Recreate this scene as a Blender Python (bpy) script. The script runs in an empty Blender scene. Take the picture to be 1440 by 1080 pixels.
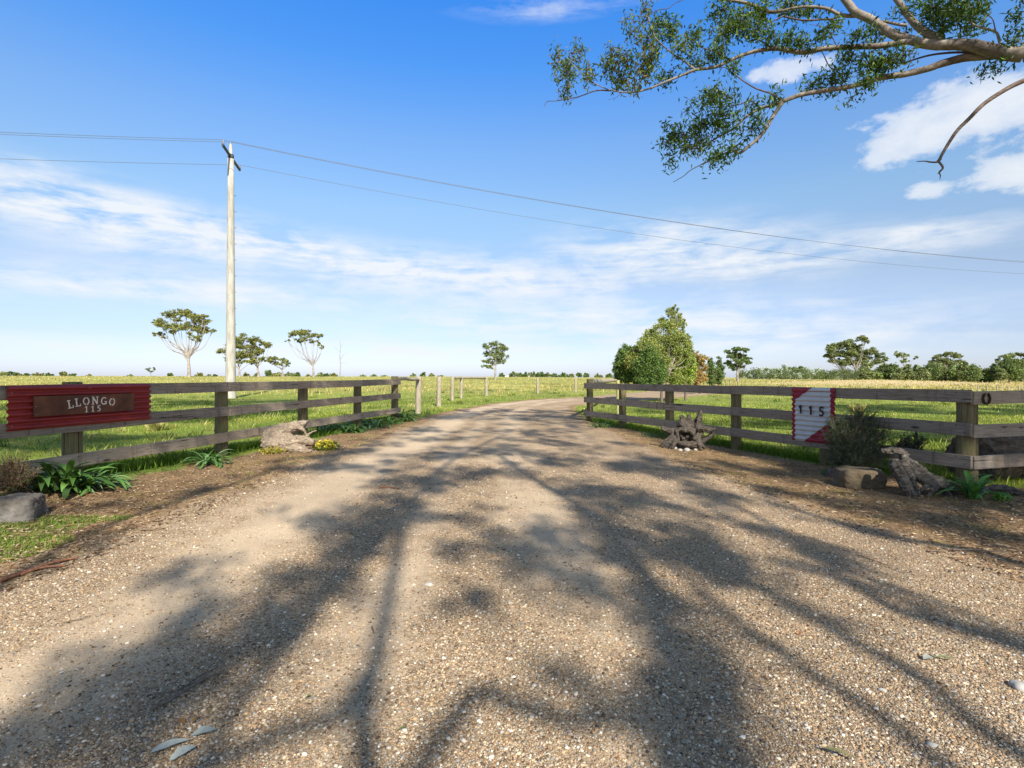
import bpy, bmesh, math, random
import numpy as np
from mathutils import Vector, Matrix, Euler
random.seed(7); rng = np.random.default_rng(7)
PI = math.pi
sc = bpy.context.scene
COL = sc.collection
H = 1.3; F = 750.0; CX = 720.0; YH = 530.6
EL = math.radians(38.0)
SD = np.array([-0.304, 0.953])                       # shadow direction on the ground
SD = SD/np.linalg.norm(SD)
COT = 1/math.tan(EL)

# ------------------------------------------------------------------ helpers
def tag(o, label=None, cat=None, group=None, kind=None):
    if label: o['label'] = label
    if cat: o['category'] = cat
    if group: o['group'] = group
    if kind: o['kind'] = kind
    return o

def empty(name, loc=(0,0,0), rz=0):
    o = bpy.data.objects.new(name, None); COL.objects.link(o)
    o.location = loc; o.rotation_euler = (0,0,rz); o.empty_display_size = .2
    return o

class MB:
    """collects vertices, faces and per-vertex colours for one mesh"""
    def __init__(s): s.v=[]; s.f=[]; s.c=[]; s.n=0
    def add(s, v, f, c=None):
        v=np.asarray(v,float).reshape(-1,3); f=np.asarray(f,int)
        s.v.append(v); s.f.append(f+s.n)
        if c is None: c=(1,1,1)
        c=np.asarray(c,float)
        if c.ndim==1: c=np.tile(c,(len(v),1))
        s.c.append(c); s.n+=len(v)
    def build(s, name, mat, parent=None, smooth=True, origin=None):
        V=np.concatenate(s.v); C=np.concatenate(s.c)
        if origin is not None: V=V-np.asarray(origin,float)
        me=bpy.data.meshes.new(name)
        nl=sum(f.size for f in s.f); nf=sum(len(f) for f in s.f)
        me.vertices.add(len(V)); me.vertices.foreach_set('co',V.astype(np.float32).ravel())
        me.loops.add(nl); me.polygons.add(nf)
        me.loops.foreach_set('vertex_index',np.concatenate([f.ravel() for f in s.f]).astype(np.int32))
        tot=np.concatenate([np.full(len(f),f.shape[1]) for f in s.f]); st=np.concatenate([[0],np.cumsum(tot)[:-1]])
        me.polygons.foreach_set('loop_start',st.astype(np.int32))
        me.polygons.foreach_set('loop_total',tot.astype(np.int32))
        me.polygons.foreach_set('use_smooth',np.full(nf,smooth))
        me.update(calc_edges=True); me.validate()
        if len(me.vertices)==len(C):
            a=me.color_attributes.new('tint','FLOAT_COLOR','POINT')
            a.data.foreach_set('color',np.concatenate([C,np.ones((len(C),1))],1).astype(np.float32).ravel())
        me.materials.append(mat)
        o=bpy.data.objects.new(name,me); COL.objects.link(o)
        if origin is not None: o.location=origin
        if parent is not None:
            o.parent=parent
            o.location = (Vector(origin) - parent.location) if origin is not None else -parent.location if parent.rotation_euler.z==0 else o.location
        return o

def smooth01(t): t=np.clip(t,0,1); return t*t*(3-2*t)

# value noise (numpy)
_perm=rng.random((256,256))
def vn(x,y):
    x=np.asarray(x,float); y=np.asarray(y,float)
    xi=np.floor(x).astype(int); yi=np.floor(y).astype(int); fx=x-xi; fy=y-yi
    fx=fx*fx*(3-2*fx); fy=fy*fy*(3-2*fy)
    g=lambda a,b:_perm[a%256,b%256]
    return (g(xi,yi)*(1-fx)+g(xi+1,yi)*fx)*(1-fy)+(g(xi,yi+1)*(1-fx)+g(xi+1,yi+1)*fx)*fy
def fbm(x,y,o=4):
    s=0;a=.5
    for i in range(o): s=s+a*vn(x*2**i+17*i,y*2**i+31*i); a*=.5
    return s/(1-.5**o)

# driveway edges: x of left/right edge as function of y
RY=np.array([-40,-6,1.5,2.5,3.6,5.0,6.5,8.5,11,14,17,20,23,26,29,31.5])
RLX=np.array([-14,-5,-3.6,-3.45,-3.3,-3.25,-3.25,-3.2,-2.95,-2.8,-2.65,-2.3,-1.7,-.9,.1,1.3])
RRX=np.array([14,5.5,4.2,4.0,3.75,3.4,3.05,2.7,2.5,2.4,2.25,2.25,2.45,3.1,4.2,5.6])
# second leg of the drive: near/far edge y as function of x
QX=np.array([1.3,3,5.6,9,14,20,30]); QN=np.array([29,29,29.8,33,39,47,58.]); QF=np.array([31.5,33.5,37,43,51,58,70.])
def road_mask(x,y):
    """signed distance-like value, >0 inside"""
    l=np.interp(y,RY,RLX); r=np.interp(y,RY,RRX)
    a=np.minimum(x-l,r-x); a=np.where(y<31.6,a,-9)
    n=np.interp(x,QX,QN); q=np.interp(x,QX,QF)
    b=np.minimum(y-n,q-y); b=np.where((x>1.3)&(x<30),b,-9)
    return np.maximum(a,b)
def G(x,y):
    x=np.asarray(x,float); y=np.asarray(y,float)
    z=-.13*smooth01((x-1.5)/3.0)*(1-smooth01((y-22)/20))*smooth01((y+2)/5)
    z=z+.12*smooth01((-x-4.5)/1.2)*(1-smooth01((y-5.5)/3.2))*smooth01((y-.5)/3)
    z=z+.05*smooth01((-x-2.9)/1)*smooth01((y-12.5)/3)*(1-smooth01((y-20)/10))
    d=np.hypot(x,y)
    left=smooth01((-x/np.maximum(d,1)+.35)/.5)
    z=z+(1.0+.62*left)*smooth01((d-45)/170)*(1-.75*smooth01((d-260)/500))*(1-.55*smooth01((x/np.maximum(d,1)-.25)/.3))
    z=z+.7*np.exp(-(((x-62)/16)**2+((y-92)/8)**2))
    z=z+(fbm(x*.35,y*.35,3)-.5)*.07*smooth01((np.abs(x)-4)/6)*smooth01((y-2)/4)*np.clip(1-d/260,0,1)
    z=z+(fbm(x*.9+5,y*.9,3)-.5)*.03
    rm=road_mask(x,y)
    z=z-.012*smooth01(rm/.6)
    return z
def at(px,Z,py=None,z=None):
    """a point at depth Z on the ray of a photo pixel"""
    X=(px-CX)/F*Z
    if z is None: z=H+(YH-py)/F*Z
    return np.array([X,Z,z])
def gp(px,py):
    Z=F*H/max(py-YH,.8)
    for _ in range(25):
        g=float(G((px-CX)/F*Z,Z)); Z=.5*Z+.5*F*(H-g)/max(py-YH,.8)
    X=(px-CX)/F*Z
    return np.array([X,Z,float(G(X,Z))])
def onG(x,y): return np.array([x,y,float(G(x,y))])

def catmull(P,R=None,n=5):
    P=np.asarray(P,float); m=len(P)
    R=np.ones(m) if R is None else np.asarray(R,float)
    Q=np.vstack([2*P[0]-P[1],P,2*P[-1]-P[-2]])
    out=[];ro=[]
    for i in range(m-1):
        p0,p1,p2,p3=Q[i:i+4]
        for k in range(n):
            t=k/n
            out.append(.5*((2*p1)+(-p0+p2)*t+(2*p0-5*p1+4*p2-p3)*t*t+(-p0+3*p1-3*p2+p3)*t**3)); ro.append(R[i]*(1-t)+R[i+1]*t)
    out.append(P[-1]); ro.append(R[-1])
    return np.array(out),np.array(ro)
def tube(mb,P,R,k=8,col=(1,1,1),bump=0.0,cap=True,lobes=0):
    P=np.asarray(P,float); R=np.asarray(R,float); m=len(P)
    T=np.gradient(P,axis=0); T/=np.maximum(np.linalg.norm(T,axis=1)[:,None],1e-9)
    up=np.array([0,0,1.]) if abs(T[0][2])<.9 else np.array([1.,0,0])
    a=np.cross(T[0],up); a/=np.linalg.norm(a); V=[]
    ang=np.linspace(0,2*PI,k,endpoint=False)
    ph=random.random()*6
    for i in range(m):
        a=a-T[i]*a.dot(T[i]); a/=max(np.linalg.norm(a),1e-9); b=np.cross(T[i],a)
        r=R[i]*(1+bump*(rng.random(k)-.5)*2)
        if lobes: r=r*(1+.16*np.sin(ang*lobes+ph+i*.25)+.09*np.sin(ang*(2*lobes+1)+i*.2))
        V.append(P[i]+np.outer(np.cos(ang)*r,a)+np.outer(np.sin(ang)*r,b))
    V=np.concatenate(V); f=[]
    for i in range(m-1):
        j=np.arange(k); j2=(j+1)%k
        f.append(np.stack([i*k+j,i*k+j2,(i+1)*k+j2,(i+1)*k+j],1))
    f=np.concatenate(f)
    mb.add(V,f,col)
    if cap:
        for base,c,s in ((0,P[0],-1),((m-1)*k,P[-1],1)):
            ring=V[base:base+k]; vv=np.vstack([ring,c+T[0 if s<0 else -1]*0.002*s])
            j=np.arange(k); j2=(j+1)%k
            ff=np.stack([j,j2,np.full(k,k)],1) if s>0 else np.stack([j2,j,np.full(k,k)],1)
            mb.add(vv,ff,col)
def box(mb,c,s,rot=None,col=(1,1,1),bev=0):
    c=np.asarray(c,float); hx,hy,hz=[q/2 for q in s]
    if bev:
        bm=bmesh.new(); bmesh.ops.create_cube(bm,size=1)
        for v in bm.verts: v.co=Vector((v.co.x*s[0],v.co.y*s[1],v.co.z*s[2]))
        bmesh.ops.bevel(bm,geom=bm.edges[:],offset=bev,segments=2,affect='EDGES',profile=.6)
        bmesh.ops.triangulate(bm,faces=bm.faces[:])
        V=np.array([v.co[:] for v in bm.verts]); Fc=np.array([[v.index for v in f.verts] for f in bm.faces]); bm.free()
    else:
        V=np.array([[x,y,z] for x in(-hx,hx) for y in(-hy,hy) for z in(-hz,hz)])
        Fc=np.array([[0,1,3,2],[4,6,7,5],[0,4,5,1],[2,3,7,6],[0,2,6,4],[1,5,7,3]])
    if rot is not None: V=V@np.asarray(rot).T
    mb.add(V+c,Fc,col)
def rotz(a): return np.array([[math.cos(a),-math.sin(a),0],[math.sin(a),math.cos(a),0],[0,0,1]])
def leaves(mb,C,L,W,cols,droop=.5,upbias=0):
    """diamond leaves: C centres (n,3), L lengths, W widths"""
    n=len(C)
    if n==0: return
    d=rng.normal(size=(n,3)); d[:,2]-=droop; d[:,2]+=upbias; d/=np.linalg.norm(d,axis=1)[:,None]
    s=np.cross(d,rng.normal(size=(n,3))); s/=np.maximum(np.linalg.norm(s,axis=1)[:,None],1e-6)
    L=np.broadcast_to(L,(n,))[:,None]; W=np.broadcast_to(W,(n,))[:,None]
    nrm=np.cross(d,s)
    V=np.stack([C-d*L/2,C+s*W/2-d*L*.05+nrm*L*.04,C+d*L/2-nrm*L*.05,C-s*W/2-d*L*.05+nrm*L*.04],1).reshape(-1,3)
    f=np.arange(4*n).reshape(-1,4)
    mb.add(V,f,np.repeat(cols,4,axis=0))
def pick(pal,n,jit=.18):
    pal=np.array(pal,float); c=pal[rng.integers(0,len(pal),n)]
    return np.clip(c*(1+rng.normal(0,jit,(n,1))),.002,1)
def sph(n):
    v=rng.normal(size=(n,3)); v/=np.linalg.norm(v,axis=1)[:,None]; return v*(rng.random((n,1))**.45)

# ------------------------------------------------------------------ materials
def newmat(name):
    m=bpy.data.materials.new(name); m.use_nodes=True; nt=m.node_tree; nt.nodes.clear()
    return m,nt
class N:
    def __init__(s,nt): s.nt=nt
    def node(s,t,**k):
        n=s.nt.nodes.new(t)
        for a,b in k.items(): setattr(n,a,b)
        return n
    def link(s,a,b): s.nt.links.new(a,b)
    def setin(s,n,i,v):
        if v is None: return
        if hasattr(v,'bl_idname') or isinstance(v,bpy.types.NodeSocket): s.link(v,n.inputs[i])
        else: n.inputs[i].default_value=v
    def math(s,op,a,b=None,c=None,clamp=False):
        n=s.node('ShaderNodeMath',operation=op); n.use_clamp=clamp
        s.setin(n,0,a); s.setin(n,1,b); s.setin(n,2,c); return n.outputs[0]
    def mix(s,f,a,b,bt='MIX'):
        n=s.node('ShaderNodeMix',data_type='RGBA',blend_type=bt)
        s.setin(n,0,f)
        for i,v in((6,a),(7,b)):
            if isinstance(v,(tuple,list)): v=tuple(v)+((1,) if len(v)==3 else ())
            s.setin(n,i,v)
        return n.outputs[2]
    def ramp(s,f,stops,interp='LINEAR'):
        n=s.node('ShaderNodeValToRGB'); cr=n.color_ramp; cr.interpolation=interp
        while len(cr.elements)<len(stops): cr.elements.new(.5)
        for e,(p,c) in zip(cr.elements,stops):
            e.position=p; e.color=tuple(c)+((1,) if len(c)==3 else ()) if isinstance(c,(tuple,list)) else (c,c,c,1)
        s.link(f,n.inputs[0]); return n.outputs[0]
    def noise(s,vec,sc,det=4,rough=.55,dist=0,out=0):
        n=s.node('ShaderNodeTexNoise'); s.setin(n,'Scale',sc); n.inputs['Detail'].default_value=det
        n.inputs['Roughness'].default_value=rough; n.inputs['Distortion'].default_value=dist
        if vec is not None: s.link(vec,n.inputs['Vector'])
        return n.outputs[out]
    def voro(s,vec,sc,feature='F1',out='Distance'):
        n=s.node('ShaderNodeTexVoronoi',feature=feature); n.inputs['Scale'].default_value=sc
        s.link(vec,n.inputs['Vector']); return n.outputs[out]
    def mapping(s,vec,sc=(1,1,1),loc=(0,0,0),rot=(0,0,0)):
        n=s.node('ShaderNodeMapping'); s.link(vec,n.inputs[0]); n.inputs['Scale'].default_value=sc
        s.setin(n,'Location',loc); n.inputs['Rotation'].default_value=rot; return n.outputs[0]
    def coord(s,k='Object'): return s.node('ShaderNodeTexCoord').outputs[k]
    def attr(s,name='tint'):
        n=s.node('ShaderNodeAttribute'); n.attribute_name=name; return n.outputs['Color']
    def rand(s): return s.node('ShaderNodeObjectInfo').outputs['Random']
    def bump(s,h,strength=.5,dist=.01,nrm=None):
        n=s.node('ShaderNodeBump'); n.inputs['Strength'].default_value=strength; n.inputs['Distance'].default_value=dist
        s.link(h,n.inputs['Height'])
        if nrm: s.link(nrm,n.inputs['Normal'])
        return n.outputs[0]
    def out(s,col,rough=.8,nrm=None,metal=0,spec=.3,disp=None):
        p=s.node('ShaderNodeBsdfPrincipled'); s.setin(p,'Base Color',tuple(col)+(1,) if isinstance(col,(tuple,list)) else col)
        s.setin(p,'Roughness',rough); s.setin(p,'Metallic',metal); p.inputs['Specular IOR Level'].default_value=spec
        if nrm: s.link(nrm,p.inputs['Normal'])
        o=s.node('ShaderNodeOutputMaterial'); s.link(p.outputs[0],o.inputs[0]); return p

def mat_leaf(name,trans=.3,rough=.55,spec=.25):
    m,nt=newmat(name); n=N(nt); c=n.attr()
    p=n.node('ShaderNodeBsdfPrincipled'); n.link(c,p.inputs['Base Color']); p.inputs['Roughness'].default_value=rough; p.inputs['Specular IOR Level'].default_value=spec
    t=n.node('ShaderNodeBsdfTranslucent'); n.link(n.mix(1,c,(1.25,1.2,.6),'MULTIPLY'),t.inputs[0])
    x=n.node('ShaderNodeMixShader'); x.inputs[0].default_value=trans; n.link(p.outputs[0],x.inputs[1]); n.link(t.outputs[0],x.inputs[2])
    o=n.node('ShaderNodeOutputMaterial'); n.link(x.outputs[0],o.inputs[0]); return m
LEAF=mat_leaf('leaf'); GRASSM=mat_leaf('grass_blade',.35,.6,.15); STRAP=mat_leaf('strap_leaf',.22,.42,.4)

def gravel_col(n,co):
    """stony colour and height"""
    warp=n.mix(.012,co,n.noise(co,30,2,.5,0,1))
    v1=n.node('ShaderNodeTexVoronoi'); v1.inputs['Scale'].default_value=75; n.link(warp,v1.inputs['Vector'])
    v2=n.node('ShaderNodeTexVoronoi'); v2.inputs['Scale'].default_value=170; n.link(warp,v2.inputs['Vector'])
    st=[(0,(.12,.08,.045)),(.18,(.31,.21,.12)),(.4,(.46,.33,.195)),(.6,(.56,.41,.255)),(.8,(.38,.30,.21)),(.92,(.64,.52,.36)),(1,(.72,.62,.47))]
    def cell(v):
        s=n.node('ShaderNodeSeparateColor'); n.link(v.outputs['Color'],s.inputs[0]); return n.ramp(s.outputs[0],st)
    c=n.mix(n.ramp(n.noise(co,14,3),[(.35,0),(.65,1)]),cell(v1),cell(v2))
    gap=n.ramp(v1.outputs['Distance'],[(.3,(1,1,1)),(.7,(.42,.38,.34))])
    c=n.mix(.8,c,gap,'MULTIPLY')
    h=n.math('SUBTRACT',1,v1.outputs['Distance']); h=n.math('ADD',h,n.math('MULTIPLY',n.math('SUBTRACT',1,v2.outputs['Distance']),.5))
    return c,h
def mat_drive():
    m,nt=newmat('gravel_drive'); n=N(nt); co=n.coord()
    gc,gh=gravel_col(n,co)
    fine=n.ramp(n.noise(co,60,5,.7),[(.3,(.40,.305,.205)),(.55,(.55,.435,.305)),(.75,(.65,.525,.38))])
    at_=n.node('ShaderNodeSeparateColor'); n.link(n.attr(),at_.inputs[0])
    loose=at_.outputs[0]; edge=at_.outputs[1]
    k=n.math('ADD',loose,n.math('MULTIPLY',n.math('SUBTRACT',n.noise(co,3.5,5,.65),.5),1.1))
    k=n.ramp(k,[(.3,.2),(.75,.95)])
    c=n.mix(k,fine,gc)
    big=n.ramp(n.noise(co,.8,4,.6),[(.3,(.78,.76,.74)),(.7,(1.1,1.08,1.04))])
    c=n.mix(1,c,big,'MULTIPLY')
    d1=n.ramp(n.noise(co,34,7,.82),[(.30,(.07,.042,.024)),(.45,(.21,.135,.075)),(.58,(.36,.25,.145)),(.72,(.60,.47,.31))])
    d2=n.ramp(n.noise(co,2.1,5,.7),[(.3,(.58,.54,.48)),(.7,(1.25,1.2,1.1))])
    dirt=n.mix(1,d1,d2,'MULTIPLY')
    moss=n.ramp(n.noise(co,2.6,5,.7),[(.52,0),(.66,.45)])
    dirt=n.mix(moss,dirt,(.27,.23,.06))
    ek=n.math('ADD',edge,n.math('MULTIPLY',n.math('SUBTRACT',n.noise(co,6,5,.7),.5),.9))
    c=n.mix(n.ramp(ek,[(.4,0),(.65,1)]),c,dirt)
    # rare dark specks of litter
    sp=n.ramp(n.noise(co,45,2,.5),[(.24,(.35,.25,.18)),(.30,(1,1,1))])
    c=n.mix(1,c,sp,'MULTIPLY')
    hh=n.math('ADD',n.math('MULTIPLY',gh,k),n.math('MULTIPLY',n.noise(co,90,4,.7),.7))
    n.out(c,.92,n.bump(hh,.9,.006),spec=.2); return m
def mat_ground():
    m,nt=newmat('ground_soil_and_turf'); n=N(nt); co=n.coord()
    at_=n.node('ShaderNodeSeparateColor'); n.link(n.attr(),at_.inputs[0])
    far=at_.outputs[1]; dirtm=at_.outputs[0]; dry=at_.outputs[2]
    g1=n.ramp(n.noise(co,.55,6,.68),[(.28,(.09,.145,.022)),(.5,(.175,.225,.042)),(.72,(.33,.31,.10))])
    g2=n.ramp(n.noise(co,9,5,.7),[(.3,(.65,.7,.5)),(.7,(1.3,1.25,1.2))])
    grass=n.mix(1,g1,g2,'MULTIPLY')
    fco=n.mapping(co,(.018,.05,1))
    gfar=n.ramp(n.noise(fco,1.6,7,.72),[(.25,(.20,.24,.055)),(.5,(.31,.31,.09)),(.75,(.44,.38,.155))])
    gfar=n.mix(.8,gfar,n.ramp(n.noise(n.mapping(co,(.6,.25,1)),1.4,6,.75),[(.3,(.62,.66,.5)),(.7,(1.25,1.22,1.15))]),'MULTIPLY')
    grass=n.mix(far,grass,gfar)
    dryc=n.ramp(n.noise(co,.3,6,.7),[(.3,(.40,.30,.14)),(.7,(.56,.43,.24))])
    grass=n.mix(dry,grass,dryc)
    d1=n.ramp(n.noise(co,34,7,.82),[(.30,(.07,.042,.024)),(.45,(.21,.135,.075)),(.58,(.36,.25,.145)),(.72,(.60,.47,.31))])
    d2=n.ramp(n.noise(co,2.1,5,.7),[(.3,(.58,.54,.48)),(.7,(1.25,1.2,1.1))])
    dirt=n.mix(1,d1,d2,'MULTIPLY')
    moss=n.ramp(n.noise(co,2.6,5,.7),[(.52,0),(.66,.45)])
    dirt=n.mix(moss,dirt,(.27,.23,.06))
    k=n.math('ADD',dirtm,n.math('MULTIPLY',n.math('SUBTRACT',n.noise(co,5,5,.7),.5),.8))
    k=n.ramp(k,[(.38,0),(.62,1)])
    c=n.mix(k,grass,dirt)
    h=n.math('ADD',n.noise(co,22,6,.75),n.math('MULTIPLY',n.noise(co,120,3,.7),.4))
    n.out(c,.95,n.bump(h,.9,.03),spec=.12); return m
def mat_rail():
    m,nt=newmat('weathered_rail_timber'); n=N(nt); r=n.rand()
    v=n.node('ShaderNodeCombineXYZ'); n.setin(v,0,n.math('MULTIPLY',r,40)); n.setin(v,1,n.math('MULTIPLY',r,13)); n.setin(v,2,n.math('MULTIPLY',r,7))
    a=n.node('ShaderNodeVectorMath',operation='ADD'); n.link(n.coord(),a.inputs[0]); n.link(v.outputs[0],a.inputs[1]); co=a.outputs[0]
    g=n.noise(n.mapping(co,(1.1,14,26)),2.6,7,.68,1.3)
    g2=n.noise(n.mapping(co,(3,60,70)),3,5,.7)
    c=n.ramp(g,[(.28,(.10,.083,.066)),(.45,(.25,.21,.168)),(.6,(.36,.31,.25)),(.75,(.45,.385,.30))])
    c=n.mix(.55,c,n.ramp(g2,[(.3,(.6,.58,.55)),(.7,(1.15,1.12,1.1))]),'MULTIPLY')
    kn=n.voro(n.mapping(co,(1.7,3,6.5)),1.0)
    c=n.mix(n.ramp(kn,[(.05,1),(.13,0)]),c,(.055,.036,.026))
    warm=n.ramp(n.noise(co,1.3,4,.6),[(.5,0),(.75,.6)])
    c=n.mix(warm,c,(.28,.20,.135))
    st=n.ramp(n.noise(n.mapping(co,(7,1,.8)),1.6,3,.6),[(.58,1),(.75,.5)])
    c=n.mix(1,c,st,'MULTIPLY')
    moss=n.ramp(n.noise(co,3.1,5,.7),[(.62,0),(.78,.5)])
    c=n.mix(moss,c,(.16,.15,.06))
    c=n.mix(1,c,n.ramp(r,[(0,(.78,.78,.80)),(1,(1.15,1.12,1.06))]),'MULTIPLY')
    ck=n.ramp(n.noise(n.mapping(co,(.9,9,30)),1.1,3,.5,.6),[(.30,(.2,.16,.13)),(.335,(1,1,1))]); c=n.mix(1,c,ck,'MULTIPLY')
    n.out(c,.85,n.bump(n.math('ADD',g,g2),.6,.004),spec=.2); return m
def mat_post():
    m,nt=newmat('treated_pine_post'); n=N(nt); r=n.rand()
    v=n.node('ShaderNodeCombineXYZ'); n.setin(v,0,n.math('MULTIPLY',r,20)); n.setin(v,1,n.math('MULTIPLY',r,33)); n.setin(v,2,n.math('MULTIPLY',r,9))
    a=n.node('ShaderNodeVectorMath',operation='ADD'); n.link(n.coord(),a.inputs[0]); n.link(v.outputs[0],a.inputs[1]); co=a.outputs[0]
    g=n.noise(n.mapping(co,(26,26,1.2)),2.2,6,.7,.8)
    c=n.ramp(g,[(.28,(.055,.042,.024)),(.48,(.14,.11,.06)),(.65,(.215,.172,.098)),(.78,(.28,.23,.145))])
    moss=n.ramp(n.noise(co,4,5,.7),[(.45,0),(.68,.7)])
    c=n.mix(moss,c,(.13,.135,.045))
    cr=n.ramp(n.noise(n.mapping(co,(34,34,.7)),1.3,3,.5),[(.33,(.25,.2,.15)),(.38,(1,1,1))])
    c=n.mix(1,c,cr,'MULTIPLY')
    n.out(c,.88,n.bump(g,.7,.006),spec=.15); return m
def mat_simple(name,stops,scale=8,det=5,bs=.4,bd=.01,rough=.8,metal=0,spec=.25,msc=(1,1,1),dist=0,bscale=None,rgh=.62):
    m,nt=newmat(name); n=N(nt); co=n.mapping(n.coord(),msc)
    f=n.noise(co,scale,det,rgh,dist); c=n.ramp(f,stops)
    h=n.noise(co,bscale or scale*3,5,.7)
    n.out(c,rough,n.bump(h,bs,bd),metal,spec); return m
def mat_bark():
    m,nt=newmat('smooth_gum_bark'); n=N(nt); co=n.coord()
    f=n.noise(co,1.7,6,.62,.6)
    c=n.ramp(f,[(.28,(.06,.05,.042)),(.42,(.15,.125,.10)),(.55,(.27,.242,.21)),(.68,(.16,.118,.085)),(.8,(.12,.11,.10))])
    s=n.ramp(n.noise(n.mapping(co,(5,5,5)),3,4,.6,1.2),[(.3,(.55,.5,.46)),(.6,(1.1,1.08,1.05))])
    c=n.mix(.75,c,s,'MULTIPLY')
    h=n.math('ADD',n.noise(co,9,5,.7),n.math('MULTIPLY',n.noise(co,40,3,.6),.3))
    n.out(c,.75,n.bump(h,.5,.02),spec=.25); return m
def mat_driftwood(name,warm):
    m,nt=newmat(name); n=N(nt); co=n.coord()
    g=n.noise(n.mapping(co,(2,9,9)),2.5,7,.72,1.8); k=n.noise(co,3.5,5,.65)
    if warm: st=[(.30,(.05,.032,.02)),(.43,(.20,.15,.105)),(.57,(.34,.28,.21)),(.74,(.48,.41,.315))]
    else: st=[(.28,(.018,.014,.011)),(.44,(.07,.06,.05)),(.58,(.135,.12,.10)),(.76,(.23,.205,.175))]
    c=n.ramp(g,st); c=n.mix(n.ramp(k,[(.55,0),(.72,.65)]),c,(.20,.125,.075))
    ly=n.ramp(n.noise(co,9,4,.6),[(.66,0),(.74,.5)]); c=n.mix(ly,c,(.42,.46,.38))
    n.out(c,.9,n.bump(g,1,.02),spec=.15); return m
def mat_paint(name,c0,c1,chalk=(.5,.5,.5),rough=.45):
    m,nt=newmat(name); n=N(nt); co=n.coord()
    f=n.noise(co,3.2,6,.7,.4); c=n.ramp(f,[(.3,c0),(.7,c1)])
    sc_=n.ramp(n.noise(n.mapping(co,(2,30,60)),1.5,5,.75),[(.68,0),(.8,.22)]); c=n.mix(sc_,c,chalk)
    d=n.ramp(n.noise(co,38,4,.7),[(.3,(.62,.55,.5)),(.45,(1,1,1))]); c=n.mix(.35,c,d,'MULTIPLY')
    n.out(c,n.ramp(f,[(.3,rough-.08),(.7,rough+.15)]),n.bump(n.noise(co,20,4,.6),.15,.003),spec=.4); return m
DRIVE=mat_drive(); GROUND=mat_ground(); RAIL=mat_rail(); POST=mat_post(); BARK=mat_bark()
DWARM=mat_driftwood('bleached_stump_wood',True); DGREY=mat_driftwood('grey_stump_wood',False); DBROWN=mat_simple('dark_root_wood',[(.25,(.02,.016,.013)),(.45,(.075,.062,.05)),(.62,(.14,.118,.095)),(.78,(.24,.19,.14))],9,7,1.0,.03,.92,msc=(1.5,4,4))
RED=mat_paint('red_corrugated_paint',(.20,.022,.02),(.30,.034,.03),(.5,.3,.28))
MAROON=mat_paint('maroon_corrugated_paint',(.22,.014,.03),(.31,.025,.045),(.5,.35,.35))
WHITE=mat_paint('white_corrugated_paint',(.42,.43,.44),(.55,.55,.55),(.5,.47,.42))
RUST=mat_simple('rusted_steel_plate',[(.25,(.045,.018,.012)),(.5,(.115,.042,.022)),(.75,(.21,.08,.035))],5,7,.25,.003,.7,.15,.35)
CREAM=mat_simple('cream_lettering',[(.3,(.55,.50,.42)),(.7,(.78,.73,.64))],14,4,.1,.002,.6)
BLACK=mat_simple('black_numeral_paint',[(.3,(.008,.008,.009)),(.7,(.022,.022,.024))],10,3,.1,.002,.4)
STEEL=mat_simple('dull_steel',[(.3,(.14,.13,.12)),(.7,(.32,.31,.30))],20,3,.1,.002,.45,.7)
IRON=mat_simple('rusty_iron',[(.3,(.03,.018,.014)),(.7,(.10,.05,.03))],18,4,.4,.003,.7,.4)
CONC=mat_simple('pale_concrete',[(.28,(.24,.225,.19)),(.5,(.37,.35,.30)),(.72,(.47,.445,.39))],2.2,7,.25,.006,.85,msc=(4,4,.6))
ARM=mat_simple('dark_crossarm_steel',[(.3,(.035,.04,.045)),(.7,(.07,.075,.08))],12,3,.1,.003,.6,.2)
WIRE=mat_simple('aluminium_wire',[(.3,(.10,.10,.11)),(.7,(.16,.16,.17))],30,2,.05,.001,.5,.3)
STONE=mat_simple('rough_planter_stone',[(.28,(.04,.034,.028)),(.45,(.12,.098,.078)),(.58,(.19,.17,.145)),(.72,(.36,.33,.29))],3.2,7,.9,.03,.9)
BSTONE=mat_simple('brown_planter_stone',[(.25,(.06,.042,.026)),(.5,(.13,.10,.062)),(.8,(.20,.16,.11))],4.2,7,.7,.02,.9)
TWIG=mat_simple('brown_twig_bark',[(.3,(.05,.032,.022)),(.7,(.15,.10,.07))],12,3,.2,.003,.8)
PEB=mat_simple('pale_river_pebble',[(.3,(.26,.25,.225)),(.7,(.44,.42,.385))],12,4,.3,.004,.6)
STICK=mat_simple('weathered_stick_bark',[(.3,(.07,.05,.038)),(.55,(.17,.13,.10)),(.8,(.27,.22,.17))],9,5,.6,.006,.85,msc=(1,6,6))
BARKSTRIP=mat_simple('shed_bark_strip',[(.3,(.10,.04,.025)),(.55,(.24,.11,.06)),(.8,(.40,.25,.15))],7,5,.5,.006,.8,msc=(1,7,7))
LOGB=mat_simple('rough_log_bark',[(.25,(.05,.035,.025)),(.5,(.17,.125,.09)),(.75,(.32,.25,.18))],6,7,1.0,.04,.92,msc=(1,2.5,2.5))
DRYFOL=mat_leaf('dry_stems',.2,.8,.1)
LICHEN=mat_simple('lichen_post_timber',[(.25,(.17,.15,.07)),(.5,(.32,.31,.12)),(.75,(.46,.45,.20))],5,6,.5,.01,.9,msc=(5,5,1))
GREYPOST=mat_simple('old_grey_post_timber',[(.25,(.16,.13,.09)),(.5,(.31,.265,.19)),(.75,(.45,.40,.31))],4,6,.6,.01,.9,msc=(8,8,1))
PALEBARK=mat_simple('pale_trunk_bark',[(.25,(.13,.10,.08)),(.5,(.29,.25,.21)),(.75,(.42,.375,.33))],1.2,5,.3,.05,.85)
WALLP=mat_simple('pale_shed_wall',[(.3,(.62,.62,.60)),(.7,(.75,.75,.73))],3,3,.1,.01,.7)
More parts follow.
